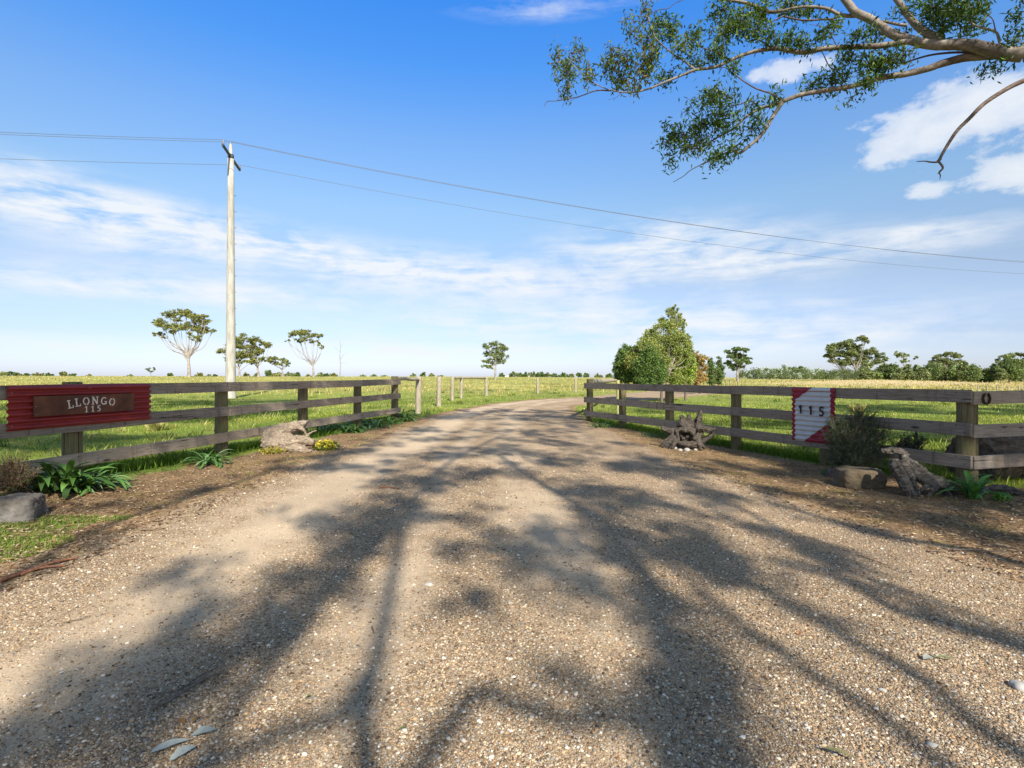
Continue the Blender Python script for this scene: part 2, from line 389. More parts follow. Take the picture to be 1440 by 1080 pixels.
ROOFM=mat_simple('grey_shed_roof',[(.3,(.30,.31,.33)),(.7,(.42,.43,.45))],3,3,.1,.01,.5)
def mat_tint(name,rough=.8):
    m,nt=newmat(name); n=N(nt); c=n.attr(); f=n.noise(n.coord(),150,3,.6)
    c=n.mix(1,c,n.ramp(f,[(.3,(.78,.76,.74)),(.7,(1.1,1.1,1.1))]),'MULTIPLY'); n.out(c,rough,spec=.3); return m
PEBT=mat_tint('gravel_stone')

# ------------------------------------------------------------------ ground
def axis(lo,hi,fine_lo,fine_hi,step,grow=1.13):
    a=list(np.arange(fine_lo,fine_hi+1e-6,step)); s=step; x=fine_lo; L=[]
    while x>lo: s*=grow; x-=s; L.append(x)
    s=step; x=fine_hi; R=[]
    while x<hi: s*=grow; x+=s; R.append(x)
    return np.array(L[::-1]+a+R)
gx=axis(-4200,4200,-13,13,.11,1.045); gy=axis(-600,6000,-1,26,.11,1.03)
XX,YY=np.meshgrid(gx,gy); ZZ=G(XX,YY)
rm=road_mask(XX,YY)
LFX=lambda y:-5.31+.205*(y-6.44); RFX=lambda y:5.87-.38*(y-6.88)
def dirt_mask(x,y):
    rmv=road_mask(x,y)
    near=smooth01((19-y)/4)
    l=np.where(x<0,smooth01((x-(LFX(np.clip(y,3,16))-.05))/.45+ (fbm(x*1.2,y*1.2,3)-.5)*1.6),0)
    rr=np.where(x>=0,smooth01((RFX(np.clip(y,3,16.5))+.35-x)/.5+(fbm(x*1.2+9,y*1.2,3)-.5)*1.6),0)
    rr=np.where((x>=0)&(y<6.9),1,rr)
    l=np.where((x<-3.7)&(y<4.9),.42+.5*(fbm(x*1.6,y*1.6,3)-.35),l)
    edge=smooth01((rmv+.35)/.5)
    return np.clip(np.maximum(np.maximum(l,rr)*near,edge*.75),0,1)
dm=dirt_mask(XX,YY); dd=np.hypot(XX,YY)
farm=smooth01((dd-22)/45)
dry=np.clip(smooth01((XX/np.maximum(dd,1)-.38)/.2)*smooth01((dd-62)/30)*.8 + np.exp(-(((XX-62)/19)**2+((YY-92)/10)**2)),0,1)*.9
dry=np.maximum(dry,.35*smooth01((dd-150)/60))
ny,nx=XX.shape; idx=np.arange(nx*ny).reshape(ny,nx)
mb=MB(); mb.add(np.stack([XX,YY,ZZ],-1).reshape(-1,3),np.stack([idx[:-1,:-1],idx[:-1,1:],idx[1:,1:],idx[1:,:-1]],-1).reshape(-1,4),np.stack([dm,farm,dry],-1).reshape(-1,3))
tag(mb.build('ground',GROUND),kind='structure')

# driveway sheet
def strip(ptsL,ptsR,nw):
    t=np.linspace(0,1,nw)[None,:,None]
    return ptsL[:,None,:]*(1-t)+ptsR[:,None,:]*t
ys=np.concatenate([np.arange(-30,1,1.),np.arange(1,20,.09),np.arange(20,27,.18)])
Lp=np.stack([np.interp(ys,RY,RLX)-.25,ys],1); Rp=np.stack([np.interp(ys,RY,RRX)+.25,ys],1)
# the bend: blend the last rows towards the second leg
tq=np.linspace(0,1,90)
Lb=np.array([[-.75,27],[.2,29.4],[2,32.6],[5.6,37.3],[9,43.3],[14,51.3],[20,58.3],[25,64],[30,70]])
Rb=np.array([[3.75,27],[4.6,28.3],[5.8,29.4],[7,30.6],[9,32.7],[14,38.7],[20,46.7],[25,52],[30,57.7]])
def res(P,t):
    d=np.linspace(0,1,len(P)); return np.stack([np.interp(t,d,P[:,0]),np.interp(t,d,P[:,1])],1)
Lp=np.vstack([Lp,res(Lb,tq)]); Rp=np.vstack([Rp,res(Rb,tq)])
wob=(fbm(Lp[:,1]*1.1,Lp[:,0]*0+3,4)-.5)*.55; Lp[:,0]+=wob
wob=(fbm(Rp[:,1]*1.1,Rp[:,0]*0+8,4)-.5)*.55; Rp[:,0]+=wob
S=strip(Lp,Rp,110); SX,SY=S[...,0],S[...,1]; SZ=G(SX,SY)+.006
def loose_mask(x,y):
    # loose stones between and beside the wheel tracks, in bands along the drive
    c=(np.interp(y,RY,RLX)+np.interp(y,RY,RRX))/2; w=(np.interp(y,RY,RRX)-np.interp(y,RY,RLX))/2
    u=(x-c)
    t=np.zeros_like(u)
    for cc,ww,a in((-2.3,.55,1.0),(-.95,.28,.6),(.2,.45,.6),(2.3,.4,.3)):
        t=np.maximum(t,a*np.exp(-((u-cc*np.clip(w/3.6,.45,1))/ww)**2))
    return np.clip(.92-.78*t+(fbm(x*1.3,y*.7,4)-.5)*.7,0,1)
lm=loose_mask(SX,SY); uu=np.linspace(0,1,110)[None,:]*np.ones_like(SX); ed=np.minimum(uu,1-uu)*np.linalg.norm(Rp-Lp,axis=1)[:,None]
em=1-smooth01(ed/.75)
ny,nx=SX.shape; idx=np.arange(nx*ny).reshape(ny,nx)
mb=MB(); mb.add(np.stack([SX,SY,SZ-.010*(ed<.01)],-1).reshape(-1,3),np.stack([idx[:-1,:-1],idx[:-1,1:],idx[1:,1:],idx[1:,:-1]],-1).reshape(-1,4),np.stack([lm,em,em*0],-1).reshape(-1,3))
tag(mb.build('driveway',DRIVE),kind='structure')

# loose stones
def stones(mb,X,Y,S,pal,flat=.55,small=False):
    n=len(X)
    if n==0: return
    t=(1+5**.5)/2
    B=np.array([[-1,t,0],[1,t,0],[-1,-t,0],[1,-t,0],[0,-1,t],[0,1,t],[0,-1,-t],[0,1,-t],[t,0,-1],[t,0,1],[-t,0,-1],[-t,0,1]])/1.902
    Fc=np.array([[0,11,5],[0,5,1],[0,1,7],[0,7,10],[0,10,11],[1,5,9],[5,11,4],[11,10,2],[10,7,6],[7,1,8],[3,9,4],[3,4,2],[3,2,6],[3,6,8],[3,8,9],[4,9,5],[2,4,11],[6,2,10],[8,6,7],[9,8,1]])
    if small:
        B=np.array([[1,0,0],[-1,0,0],[0,1,0],[0,-1,0],[0,0,1],[0,0,-1]],float); Fc=np.array([[0,2,4],[2,1,4],[1,3,4],[3,0,4],[2,0,5],[1,2,5],[3,1,5],[0,3,5]])
    m_=len(B)
    V=B[None]*(1+rng.normal(0,.14,(n,m_,1)))
    sc_=np.stack([S*rng.uniform(.8,1.25,n),S*rng.uniform(.6,1,n),S*rng.uniform(.4,.7,n)*flat/.55],1); V=V*sc_[:,None,:]
    a=rng.random(n)*6.28; ca,sa=np.cos(a)[:,None],np.sin(a)[:,None]
    V=np.stack([V[...,0]*ca-V[...,1]*sa,V[...,0]*sa+V[...,1]*ca,V[...,2]+.25*V[...,0]*rng.normal(0,.6,(n,1))],-1)
    Zg=G(X,Y)+.006+S*.15
    V=V+np.stack([X,Y,Zg],-1)[:,None,:]
    f=(Fc[None]+m_*np.arange(n)[:,None,None]).reshape(-1,3)
    mb.add(V.reshape(-1,3),f,np.repeat(pick(pal,n,.22),m_,axis=0))
SPAL0=[(.36,.25,.15),(.44,.32,.20),(.50,.39,.26),(.27,.215,.16),(.20,.135,.08),(.54,.45,.33),(.36,.30,.23),(.11,.075,.05),(.46,.30,.17),(.62,.56,.46),(.33,.225,.135),(.24,.16,.10),(.30,.28,.25)]
SPAL=[(a_*.90,b_*.90,c_*.88) for a_,b_,c_ in SPAL0]
def fan(n,y0,y1,p=2.0,xm=1.02):
    u=rng.random(n); y=(y0**(1-p)+u*(y1**(1-p)-y0**(1-p)))**(1/(1-p)) if p!=1 else y0*(y1/y0)**u
    return rng.uniform(-xm,xm,n)*y, y
X,Y=fan(560000,1.55,9,2.0)
lk=loose_mask(X,Y); r_=road_mask(X,Y)
keep=(rng.random(len(X))<np.clip(lk*1.2-.15,.05,1))&(r_>-.1+.4*rng.random(len(X)))
X,Y=X[keep],Y[keep]; X,Y=X[:300000],Y[:300000]
S=np.clip(rng.lognormal(math.log(.0030),.45,len(X)),.0016,.0105)*np.clip(.7+Y*.13,.9,1.6)
mb=MB(); bg_=S>.0048; stones(mb,X[bg_],Y[bg_],S[bg_],SPAL); stones(mb,X[~bg_],Y[~bg_],S[~bg_],SPAL,small=True)
X,Y=fan(700,1.7,9,1.6); k=road_mask(X,Y)>0; X,Y=X[k],Y[k]
stones(mb,X,Y,rng.uniform(.006,.012,len(X)),[(.50,.43,.34),(.42,.34,.25),(.58,.53,.46),(.30,.26,.21)])
X,Y=fan(26000,3.2,13,1.4); k=(road_mask(X,Y)<.15)&(dirt_mask(X,Y)>.35)&(rng.random(len(X))<.5); X,Y=X[k],Y[k]
stones(mb,X,Y,rng.uniform(.004,.013,len(X))*np.clip(Y*.12,.8,1.5),[(.36,.30,.22),(.3,.22,.15),(.44,.38,.30),(.2,.14,.09)])
tag(mb.build('gravel',PEBT),'loose pale brown gravel scattered over the driveway','gravel',kind='stuff')

# bark and leaf litter on the verges
X,Y=fan(90000,3.0,17,1.35); k=(dirt_mask(X,Y)>.3)&(road_mask(X,Y)<.3); X,Y=X[k],Y[k]; k=rng.random(len(X))<.5; X,Y=X[k],Y[k]
n_=len(X); a=rng.random(n_)*6.28; d=np.stack([np.cos(a),np.sin(a),rng.normal(0,.12,n_)],1); s=np.stack([-d[:,1],d[:,0],rng.normal(0,.3,n_)],1)
L=rng.uniform(.012,.045,n_)[:,None]; W=rng.uniform(.003,.009,n_)[:,None]; C=np.stack([X,Y,G(X,Y)+.012],1)
mb=MB(); mb.add(np.stack([C-d*L,C+s*W,C+d*L,C-s*W],1).reshape(-1,3),np.arange(4*n_).reshape(-1,4),np.repeat(pick([(.20,.11,.055),(.32,.19,.09),(.10,.06,.04),(.42,.29,.17),(.24,.18,.11),(.50,.38,.24),(.07,.045,.03)],n_),4,axis=0))
tag(mb.build('leaf_litter',DRYFOL),'brown bark chips and dry leaves littering the dirt verges','leaf litter',kind='stuff')

# ------------------------------------------------------------------ grass
def blades(mb,X,Y,hgt,wid,pal,lean=.5,jit=.2):
    n=len(X); a=rng.random(n)*6.28; z=G(X,Y)-.005
    d=np.stack([np.cos(a),np.sin(a),np.zeros(n)],1); s=np.stack([-d[:,1],d[:,0],d[:,2]],1)
    h=hgt[:,None]; w=wid[:,None]; B=np.stack([X,Y,z],1); ln=rng.uniform(.1,lean,n)[:,None]
    up=np.array([0,0,1.])
    V=np.stack([B-s*w/2,B+s*w/2,B+up*h*.6+d*h*ln*.4+s*w*.35,B+up*h+d*h*ln],1)
    V=np.concatenate([V[:,:3],V[:,3:]],1)
    f=np.stack([np.arange(n)*4,np.arange(n)*4+1,np.arange(n)*4+2,np.arange(n)*4+3],1)
    f=f[:,[0,1,2,3]]
    c=pick(pal,n,jit); pt=fbm(X*.35+40,Y*.22,4)[:,None]; pt=np.clip((pt-.5)*3+.5,0,1)
    c=c*(.70+.5*pt)*np.array([1,1,1])+pt*np.array([[.05,.02,.004]])
    mb.add(V.reshape(-1,3),f,np.repeat(c,4,axis=0))
GP=[(.13,.225,.022),(.17,.27,.03),(.23,.31,.045),(.10,.17,.02),(.33,.335,.10),(.26,.32,.055)]
GPD=[(.50,.45,.18),(.56,.48,.23),(.40,.42,.11),(.32,.38,.07)]
mb=MB()
def scatter_grass(n,y0,y1,p,xm,h0,h1,w0,thr,pal=GP,jit=.2,lean=.5):
    X,Y=fan(n,y0,y1,p,xm)
    dmk=dirt_mask(X,Y); rmk=road_mask(X,Y)
    out=((X<LFX(Y)-.0)|(X>RFX(Y)+.15)|(Y>15.5))
    prob=np.where(rmk>-.15,0,1-dmk)
    pat=fbm(X*.55,Y*.4,4)
    k=(rng.random(n)<prob*np.clip(.55+(pat-.42)*2.6,.15,1))&out; X,Y,pat=X[k],Y[k],pat[k]
    blades(mb,X,Y,rng.uniform(h0,h1,len(X))*(.6+.9*pat),w0*(.6+Y*.07),pal,lean,jit)
scatter_grass(260000,5.5,20,1.5,1.05,.015,.055,.0075,.5)
scatter_grass(150000,15,60,1.45,1.0,.02,.07,.011,.5,GP+GPD[:1])
scatter_grass(11000,7,60,1.2,1.0,.05,.14,.007,.5,GPD+GP[2:4],lean=.8)
scatter_grass(60000,50,190,1.3,1.0,.05,.20,.02,.5,[(.32,.34,.09),(.41,.37,.13),(.36,.36,.11),(.46,.38,.17)])
# seed heads scattered over the far paddock
scatter_grass(3500,38,160,1.2,1.0,.15,.45,.018,.5,[(.50,.38,.2),(.42,.32,.15)],lean=.4)
# clumps of coarser weeds and tussocks in the turf
nt_=620; cx_,cy_=fan(nt_,8,75,1.25,1.0); k=(road_mask(cx_,cy_)<-.5)&((cx_<LFX(cy_)-.3)|(cx_>RFX(cy_)+.4)|(cy_>17)); cx_,cy_=cx_[k],cy_[k]
for q_,pal_ in ((0,[(.06,.12,.02),(.09,.16,.025),(.12,.19,.03)]),(1,[(.30,.30,.10),(.40,.36,.15),(.22,.26,.07)])):
    X=np.repeat(cx_[q_::2],34); Y=np.repeat(cy_[q_::2],34); sp_=np.repeat(rng.uniform(.05,.22,len(cx_[q_::2])),34)
    X=X+rng.normal(0,1,len(X))*sp_; Y=Y+rng.normal(0,1,len(Y))*sp_
    blades(mb,X,Y,rng.uniform(.07,.20,len(X)),.010*(.6+Y*.04),pal_,.8)
# sparse weeds along the edges of the drive and the near left corner
X=rng.uniform(-5.6,-3.5,26000); Y=rng.uniform(3.2,5.0,26000); k=(fbm(X*2.2,Y*2.2,3)>.45)&(X/Y>-1.05)&(road_mask(X,Y)<.2-.5*rng.random(len(X))); X,Y=X[k],Y[k]
blades(mb,X,Y,rng.uniform(.012,.035,len(X)),rng.uniform(.006,.011,len(X)),[(.16,.27,.03),(.22,.33,.05),(.12,.2,.03),(.3,.33,.1)],.9)
X,Y=fan(9000,6,24,1.2,.6); k=(np.abs(road_mask(X,Y)+.25)<.4)&(fbm(X*1.7,Y*1.7,3)>.5); X,Y=X[k],Y[k]
blades(mb,X,Y,rng.uniform(.015,.05,len(X)),.006*(1+Y*.05),GP)
# lush growth beneath the rails
for (f,y0,y1,dx) in((LFX,6.2,16,-.18),(RFX,7.2,16.3,.2)):
    n=9000; Y=rng.uniform(y0,y1,n); X=f(Y)+dx+rng.normal(0,.14,n)
    blades(mb,X,Y,rng.uniform(.05,.16,n),np.full(n,.009),[(.07,.15,.015),(.10,.20,.02),(.13,.24,.03)])
tag(mb.build('grass',GRASSM),'short green paddock grass turning straw coloured far off','grass',kind='stuff')

# ------------------------------------------------------------------ timber fences
def add_mesh(name,mb,mat,parent,loc,rot=(0,0,0),smooth=False):
    o=mb.build(name,mat,None,smooth); o.parent=parent
    o.location=Vector(loc)-parent.location; o.rotation_euler=rot
    return o
def post(parent,x,y,top,r=.1,mat=POST,flat=True,name='post',lean=(0,0)):
    g=float(G(x,y)); mb=MB(); k=20; hs=np.array([-.15,.0,.3,.6,.9,top-g-.012,top-g]); rr=np.array([1.02,1.02,1,.99,.985,.98,.93])*r
    P=np.stack([hs*0,hs*0,hs],1); tube(mb,P,rr,k,bump=.012)
    o=add_mesh(name,mb,mat,parent,(x,y,g),(lean[0],lean[1],random.random()*6),smooth=True)
    for p in o.data.polygons:
        if abs(p.normal.z)>.8: p.use_smooth=False
    return o
def rail(parent,a,b,za,zb,h=.155,t=.045,name='rail',label=None):
    """board between plan points a,b with its top edge at za..zb"""
    a=np.array(a,float); b=np.array(b,float); L=math.hypot(*(b-a)); ang=math.atan2(b[1]-a[1],b[0]-a[0])
    mb=MB(); n=14; bm=bmesh.new(); bmesh.ops.create_cube(bm,size=1)
    for v in bm.verts: v.co=Vector((v.co.x*L,v.co.y*t,v.co.z*h))
    bmesh.ops.bevel(bm,geom=bm.edges[:],offset=.004,segments=2,affect='EDGES')
    bmesh.ops.subdivide_edges(bm,edges=[e for e in bm.edges if e.calc_length()>L*.8],cuts=9)
    w1,w2=random.uniform(-.006,.006),random.uniform(-.005,.005)
    for v in bm.verts: v.co.z+=w1*math.sin(v.co.x*2.1+1)+random.uniform(-.0008,.0008); v.co.y+=w2*math.sin(v.co.x*1.3)
    me=bpy.data.meshes.new(name); bm.to_mesh(me); bm.free(); me.materials.append(RAIL)
    o=bpy.data.objects.new(name,me); COL.objects.link(o); o.parent=parent
    c=(a+b)/2; o.location=Vector((c[0],c[1],(za+zb)/2-h/2))-parent.location
    o.rotation_euler=Euler((0,-math.asin((zb-za)/L),ang)) 
    if label: o['label']=label
    # bolts where the board meets its posts
    return o
def bolts(parent,pts):
    for p in pts:
        mb=MB(); tube(mb,[[0,.004,0],[0,-.008,0]],[.011,.009],8); add_mesh('bolt',mb,IRON,parent,p)
LP=[(-5.78,4.14),(-5.31,6.44),(-4.82,8.84),(-4.36,11.1),(-3.88,13.4),(-3.44,15.6)]
LP=[(LFX(y),y) for _,y in LP]
def fence_rails(fe,P,side,tops,joints,h=.155,over=.12):
    """boards on the drive side of the posts; joints: post indices where the boards butt"""
    P=np.array(P); d=(P[-1]-P[0])/np.linalg.norm(P[-1]-P[0]); nrm=np.array([d[1],-d[0]])*side
    off=nrm*(.1+.022)
    for lev in range(3):
        for j0,j1 in zip(joints[:-1],joints[1:]):
            a=P[j0]+off+d*(.003 if j0>0 else -over); b=P[j1]+off+(-d*.003 if j1<len(P)-1 else d*over)
            jz=random.uniform(-.006,.006)
            rail(fe,a,b,tops[lev](a)+jz,tops[lev](b)+jz,h)
        for j in range(len(P)):
            for ds,dz in((-.045,-.035),(.05,-.12)):
                q=P[j]+nrm*(.1+.0445+.001)+d*ds; zq=tops[lev](q)+dz
                m=MB(); tube(m,[[0,0,0],[nrm[0]*.004,nrm[1]*.004,0]],[.0075,.006],7); add_mesh('nail',m,IRON,fe,(q[0],q[1],zq))
fl=empty('timber_fence',(LP[0][0],LP[0][1],0)); tag(fl,'weathered three-rail timber fence left of the driveway, behind the red nameplate sign','fence','three-rail timber fences flanking the driveway')
for i,(x,y) in enumerate(LP):
    post(fl,x,y,(1.235,1.245,1.2,1.2,1.2,1.335)[i] if i!=5 else 1.33,.1 if i else .1)
lt=[lambda p:1.222+.0022*(p[1]-8),lambda p:.812+.004*(p[1]-8),lambda p:.395+.004*(p[1]-8)]
fence_rails(fl,LP,1,lt,[0,2,4,5],over=.11)
RP=[(2.43,16.13),(3.04,14.45),(3.73,12.56),(4.44,10.6),(5.11,8.75),(5.87,6.88)]
RP=[(RFX(y),y) for _,y in RP]
fr=empty('timber_fence',(RP[-1][0],RP[-1][1],0)); tag(fr,'weathered three-rail timber fence right of the driveway, turning a corner at a thick post','fence','three-rail timber fences flanking the driveway')
for i,(x,y) in enumerate(RP): post(fr,x,y,(1.245,1.09,1.09,1.09,1.09,1.09)[i],.1 if i<5 else .112)
rt=[lambda p:1.135-.001*(p[1]-7),lambda p:.715-.001*(p[1]-7),lambda p:.315-.002*(p[1]-7)]
fence_rails(fr,RP,1,rt,[0,1,3,5],h=.165,over=.118)
# return leg going right from the corner post
c0=np.array(RP[-1]); rd=np.array([.97,.24]); rd/=np.linalg.norm(rd); RN=np.array([rd[1],-rd[0]])
ret=[c0,c0+rd*2.3,c0+rd*4.6,c0+rd*6.9]
for p in ret[1:]: post(fr,p[0],p[1],1.09,.1)
for lev in range(3):
    for a,b in((0,2),(2,3)):
        A=ret[a]+RN*.122+rd*(-.085 if a==0 else .003); B=ret[b]+RN*.122-rd*.003
        z=(1.125,.700,.305)[lev]; rail(fr,A,B,z,z-.0,.165)
for (x,y) in LP[1:]:
    for z in (1.16,.75,.33): bolts(fl,[(x+.15,y-.03,z)]) if False else None

# ------------------------------------------------------------------ signs
def frame_on(a,b):
    a=np.array(a,float); b=np.array(b,float); d=(b-a)/np.linalg.norm(b-a); ang=math.atan2(d[1],d[0]); return d,ang
def corrugated(w,h,n,amp,mask=None,y0=0,nxd=60,t=.002):
    """sheet in local xz, ridges horizontal, facing -y; mask(x,z) keeps a region by clipping columns"""
    nz=n*12; zs=np.linspace(-h/2,h/2,nz+1); xs=np.linspace(-w/2,w/2,nxd+1); mb=MB()
    for side,dy in((1,0),(-1,t)):
        V=[];
        for z in zs:
            lo,hi=(-w/2,w/2) if mask is None else mask(z)
            xx=np.linspace(lo,hi,nxd+1)
            y=y0-amp*np.cos(z/h*2*PI*n)+dy
            V.append(np.stack([xx,np.full_like(xx,y),np.full_like(xx,z)],1))
        V=np.concatenate(V); idx=np.arange(len(V)).reshape(nz+1,nxd+1)
        f=np.stack([idx[:-1,:-1],idx[:-1,1:],idx[1:,1:],idx[1:,:-1]],-1).reshape(-1,4)
        if side<0: f=f[:,::-1]
        mb.add(V,f)
        if side>0: front=V.reshape(nz+1,nxd+1,3)
        else: back=V.reshape(nz+1,nxd+1,3)
    for c in(0,-1):
        V=np.concatenate([front[:,c],back[:,c]]); k=nz+1; j=np.arange(nz)
        mb.add(V,np.stack([j,j+1,j+1+k,j+k],1))
        V=np.concatenate([front[c],back[c]]); k=nxd+1; j=np.arange(nxd)
        mb.add(V,np.stack([j,j+1,j+1+k,j+k],1))
    return mb
def bar2(mb,p,q,w,y,t,ext=0):
    p=np.array(p,float); q=np.array(q,float); d=q-p; L=np.linalg.norm(d); d/=L; p=p-d*ext; q=q+d*ext; n=np.array([-d[1],d[0]])*w/2
    c=[p-n,q-n,q+n,p+n]; V=[[a[0],y,a[1]] for a in c]+[[a[0],y-t,a[1]] for a in c]
    mb.add(V,[[0,1,2,3],[7,6,5,4],[0,4,5,1],[1,5,6,2],[2,6,7,3],[3,7,4,0]])
def arc2(mb,c,rx,ry,a0,a1,w,y,t,n=14):
    A=np.radians(np.linspace(a0,a1,n+1)); wv=w/2
    o=[(c[0]+(rx+wv)*math.cos(a),c[1]+(ry+wv)*math.sin(a)) for a in A]; i=[(c[0]+(rx-wv)*math.cos(a),c[1]+(ry-wv)*math.sin(a)) for a in A]
    V=[[p[0],y,p[1]] for p in o+i]+[[p[0],y-t,p[1]] for p in o+i]; m=n+1; f=[]
    for k in range(n):
        f+=[[k,k+1,m+k+1,m+k],[2*m+k,3*m+k,3*m+k+1,2*m+k+1],[k,2*m+k,2*m+k+1,k+1],[m+k,m+k+1,3*m+k+1,3*m+k]]
    f+=[[0,m,3*m,2*m],[n,2*m+n,3*m+n,m+n]]
    mb.add(V,f)
def glyph(mb,ch,x,z,s,ang,y,t,w=None,slab=True,st=.155):
    """slab-serif stencil letter, cell 0..1 high; ang tilts it"""
    g=MB(); W=st*.95; T=.10
    def B(p,q,w=W): bar2(g,p,q,w,y,t)
    if ch=='L':
        B((.2,.06),(.2,.94)); B((.02,.95),(.40,.95),T); B((.02,.05),(.66,.05),T); B((.63,.0),(.63,.30),T)
    elif ch=='O':
        arc2(g,(.40,.5),.33,.42,100,260,W*.9,y,t); arc2(g,(.40,.5),.33,.42,-80,80,W*.9,y,t)
    elif ch=='N':
        B((.15,.06),(.15,.94),W*.75); B((.68,.06),(.68,.94),W*.75); B((.14,.93),(.69,.07),W*1.05)
        B((.0,.955),(.24,.955),T*.9); B((.0,.045),(.30,.045),T*.9); B((.52,.955),(.84,.955),T*.9)
    elif ch=='G':
        arc2(g,(.42,.5),.33,.42,48,312,W*.9,y,t); B((.50,.42),(.80,.42),T); B((.70,.10),(.70,.42),W*.85)
    elif ch=='1':
        B((.36,.06),(.36,.98)); bar2(g,(.34,.92),(.13,.74),W*.8,y,t)
        if slab: B((.12,.05),(.60,.05),T)
    elif ch=='5':
        B((.14,.93),(.60,.93),W*.9); B((.17,.55),(.17,.93),W*.8)
        arc2(g,(.30,.33),.25,.26,-140,120,W*.9,y,t); 
    V=np.concatenate(g.v); ca,sa=math.cos(ang),math.sin(ang); cx=.4
    X=(V[:,0]-cx)*s*(w or .9); Zc=V[:,2]*s
    Vn=np.stack([x+X*ca-Zc*sa,V[:,1],z+X*sa+Zc*ca],1); k=0
    for v,f in zip(g.v,g.f):
        pass
    off=0
    for v,f in zip(g.v,g.f):
        mb.add(Vn[off:off+len(v)],f-off); off+=len(v)
def place(o,parent,p,ang):
    o.parent=parent; return o
# left sign (red panel with rusty nameplate)
d=np.array([LP[1][0]-LP[2][0],LP[1][1]-LP[2][1]]); d=-d/np.linalg.norm(d); nrm=np.array([d[1],-d[0]])
sy=6.495; sx=LFX(sy); c=np.array([sx,sy])+nrm*(.1+.045+.024)
ang=math.atan2(d[1],d[0])
s1=empty('name_sign',(c[0],c[1],.97),ang); tag(s1,'long red corrugated iron sign with a rusty LLONGO 115 nameplate on the left fence','sign')
def child(mbx,name,mat,parent,smooth=False,loc=(0,0,0)):
    o=mbx.build(name,mat,None,smooth); o.parent=parent; o.location=loc; return o
o=child(corrugated(1.74,.49,7,.018),'corrugated_panel',RED,s1,True)
pl=MB(); box(pl,(0,-.026,.0),(1.23,.004,.225),bev=.0015)
po=child(pl,'name_plate',RUST,s1,False,(-.02,0,.008))
tx=MB(); word='LLONGO'; Rr=1.5
wd=[.66,.66,.80,.88,.86,.80]; sz=.122; tot=sum(wd)*sz*1.04+0.0; x0=-tot/2+.05
for ch,wc in zip(word,wd):
    xc=x0+wc*sz*.5*1.04; a=-(xc-.05)/Rr*1.0; zc=-.022+Rr*(math.cos((xc-.05)/Rr)-1)*1.3+.012
    glyph(tx,ch,xc,zc,sz*.80,a,-.0285,.002,w=1.02); x0+=wc*sz*1.04
for k,ch in enumerate('115'): glyph(tx,ch,-.022+k*.078,-.098,.076,0,-.0285,.002,w=.92,st=.17)
lo=tx.build('lettering',CREAM,None,False); lo.parent=po
for x in(-.59,.59):
    for z in(-.09,.0,.09):
        r=MB(); tube(r,[[x,-.027,z],[x,-.0325,z]],[.006,.004],8); q=r.build('rivet',STEEL,None); q.parent=po
for x,z in((-.84,.16),(-.84,-.19),(.84,.16),(.84,-.2),(.0,-.205),(0,.2)):
    r=MB(); tube(r,[[x,-.014,z],[x,-.024,z]],[.008,.006],8); child(r,'screw',STEEL,s1)
# right sign
d=np.array([RP[5][0]-RP[0][0],RP[5][1]-RP[0][1]]); d/=np.linalg.norm(d); nrm=np.array([-d[1],d[0]])*-1
if nrm[0]>0: nrm=-nrm
sy=8.86; c=np.array([RFX(sy),sy])+nrm*(.1+.045+.024); ang=math.atan2(d[1],d[0])
s2=empty('number_sign',(c[0],c[1],.675),ang); tag(s2,'maroon and white corrugated iron number sign reading 115 on the right fence','sign')
W2,H2=.80,.90
child(corrugated(W2,H2,11,.014),'corrugated_panel',MAROON,s2,True)
def wm(z):
    t=(z+H2/2)/(H2)                 # 0 bottom, 1 top
    lo=-W2/2+.065; hi=W2/2-.075
    if t>.76: lo=lo+(t-.76)/.24*.33
    if t<.40: hi=hi-(.40-t)/.40*.49
    return lo,hi
child(corrugated(W2,H2*1.005,11,.014,wm,-.006),'painted_overlay',WHITE,s2,True,(0,0,.004))
for k,ch in enumerate('115'):
    nm=MB(); glyph(nm,ch,0,0,.155,0,0,.010,w=.92,slab=False,st=.20)
    child(nm,'numeral',BLACK,s2,False,(-.20+k*.195,-.023,.005-k*.006))
for x,z in((-.36,.37),(-.36,-.4),(.36,.37),(.36,-.3),(-.2,.4),(.2,.4)):
    r=MB(); tube(r,[[x,-.018,z],[x,-.026,z]],[.008,.006],8); child(r,'screw',STEEL,s2)
# horseshoe nailed to the top rail by the corner
hp=ret[0]+RN*.150+rd*.10
hs=empty('horseshoe',(hp[0],hp[1],1.035),math.atan2(rd[1],rd[0])); tag(hs,'rusty horseshoe nailed to the top rail beside the corner post','horseshoe')
A=np.radians(np.linspace(-235,55,26)); m=MB()
P=np.stack([.058*np.cos(A)*(1-.12*(np.sin(A)>.3)),A*0-.012,.072*np.sin(A)],1); tube(m,P,np.full(26,.0125),8)
child(m,'horseshoe_iron',IRON,hs,True)

# ------------------------------------------------------------------ power pole and lines
wd_=np.array([1,.245]); wd_/=np.linalg.norm(wd_); ad=np.array([-wd_[1],wd_[0]])
pb=gp(324.5,560.5); pb=at(324.5,33.2,z=float(G(-17.5,33.2)))
pp=empty('power_pole',tuple(pb)); tag(pp,'tall pale concrete power pole with a dark crossarm in the left paddock','power pole')
m=MB(); hs_=np.array([-.2,0,3,6,9,12,13.2,13.9,14.65]); rr=np.array([.345,.34,.305,.27,.24,.215,.2,.11,.105]); rr[-2:]=.105; rr[-3]=.195
hs_=np.array([-.2,0,3,6,9,12,13.05,13.08,14.45]); rr=np.array([.34,.34,.30,.265,.235,.205,.195,.10,.10])*.93
hs_=np.array([-.2,0,3,6,9,12.4,14.9,14.93,15.8])
tube(m,np.stack([hs_*0,hs_*0,hs_],1),rr,20); o=m.build('pole_shaft',CONC,None,True); o.parent=pp
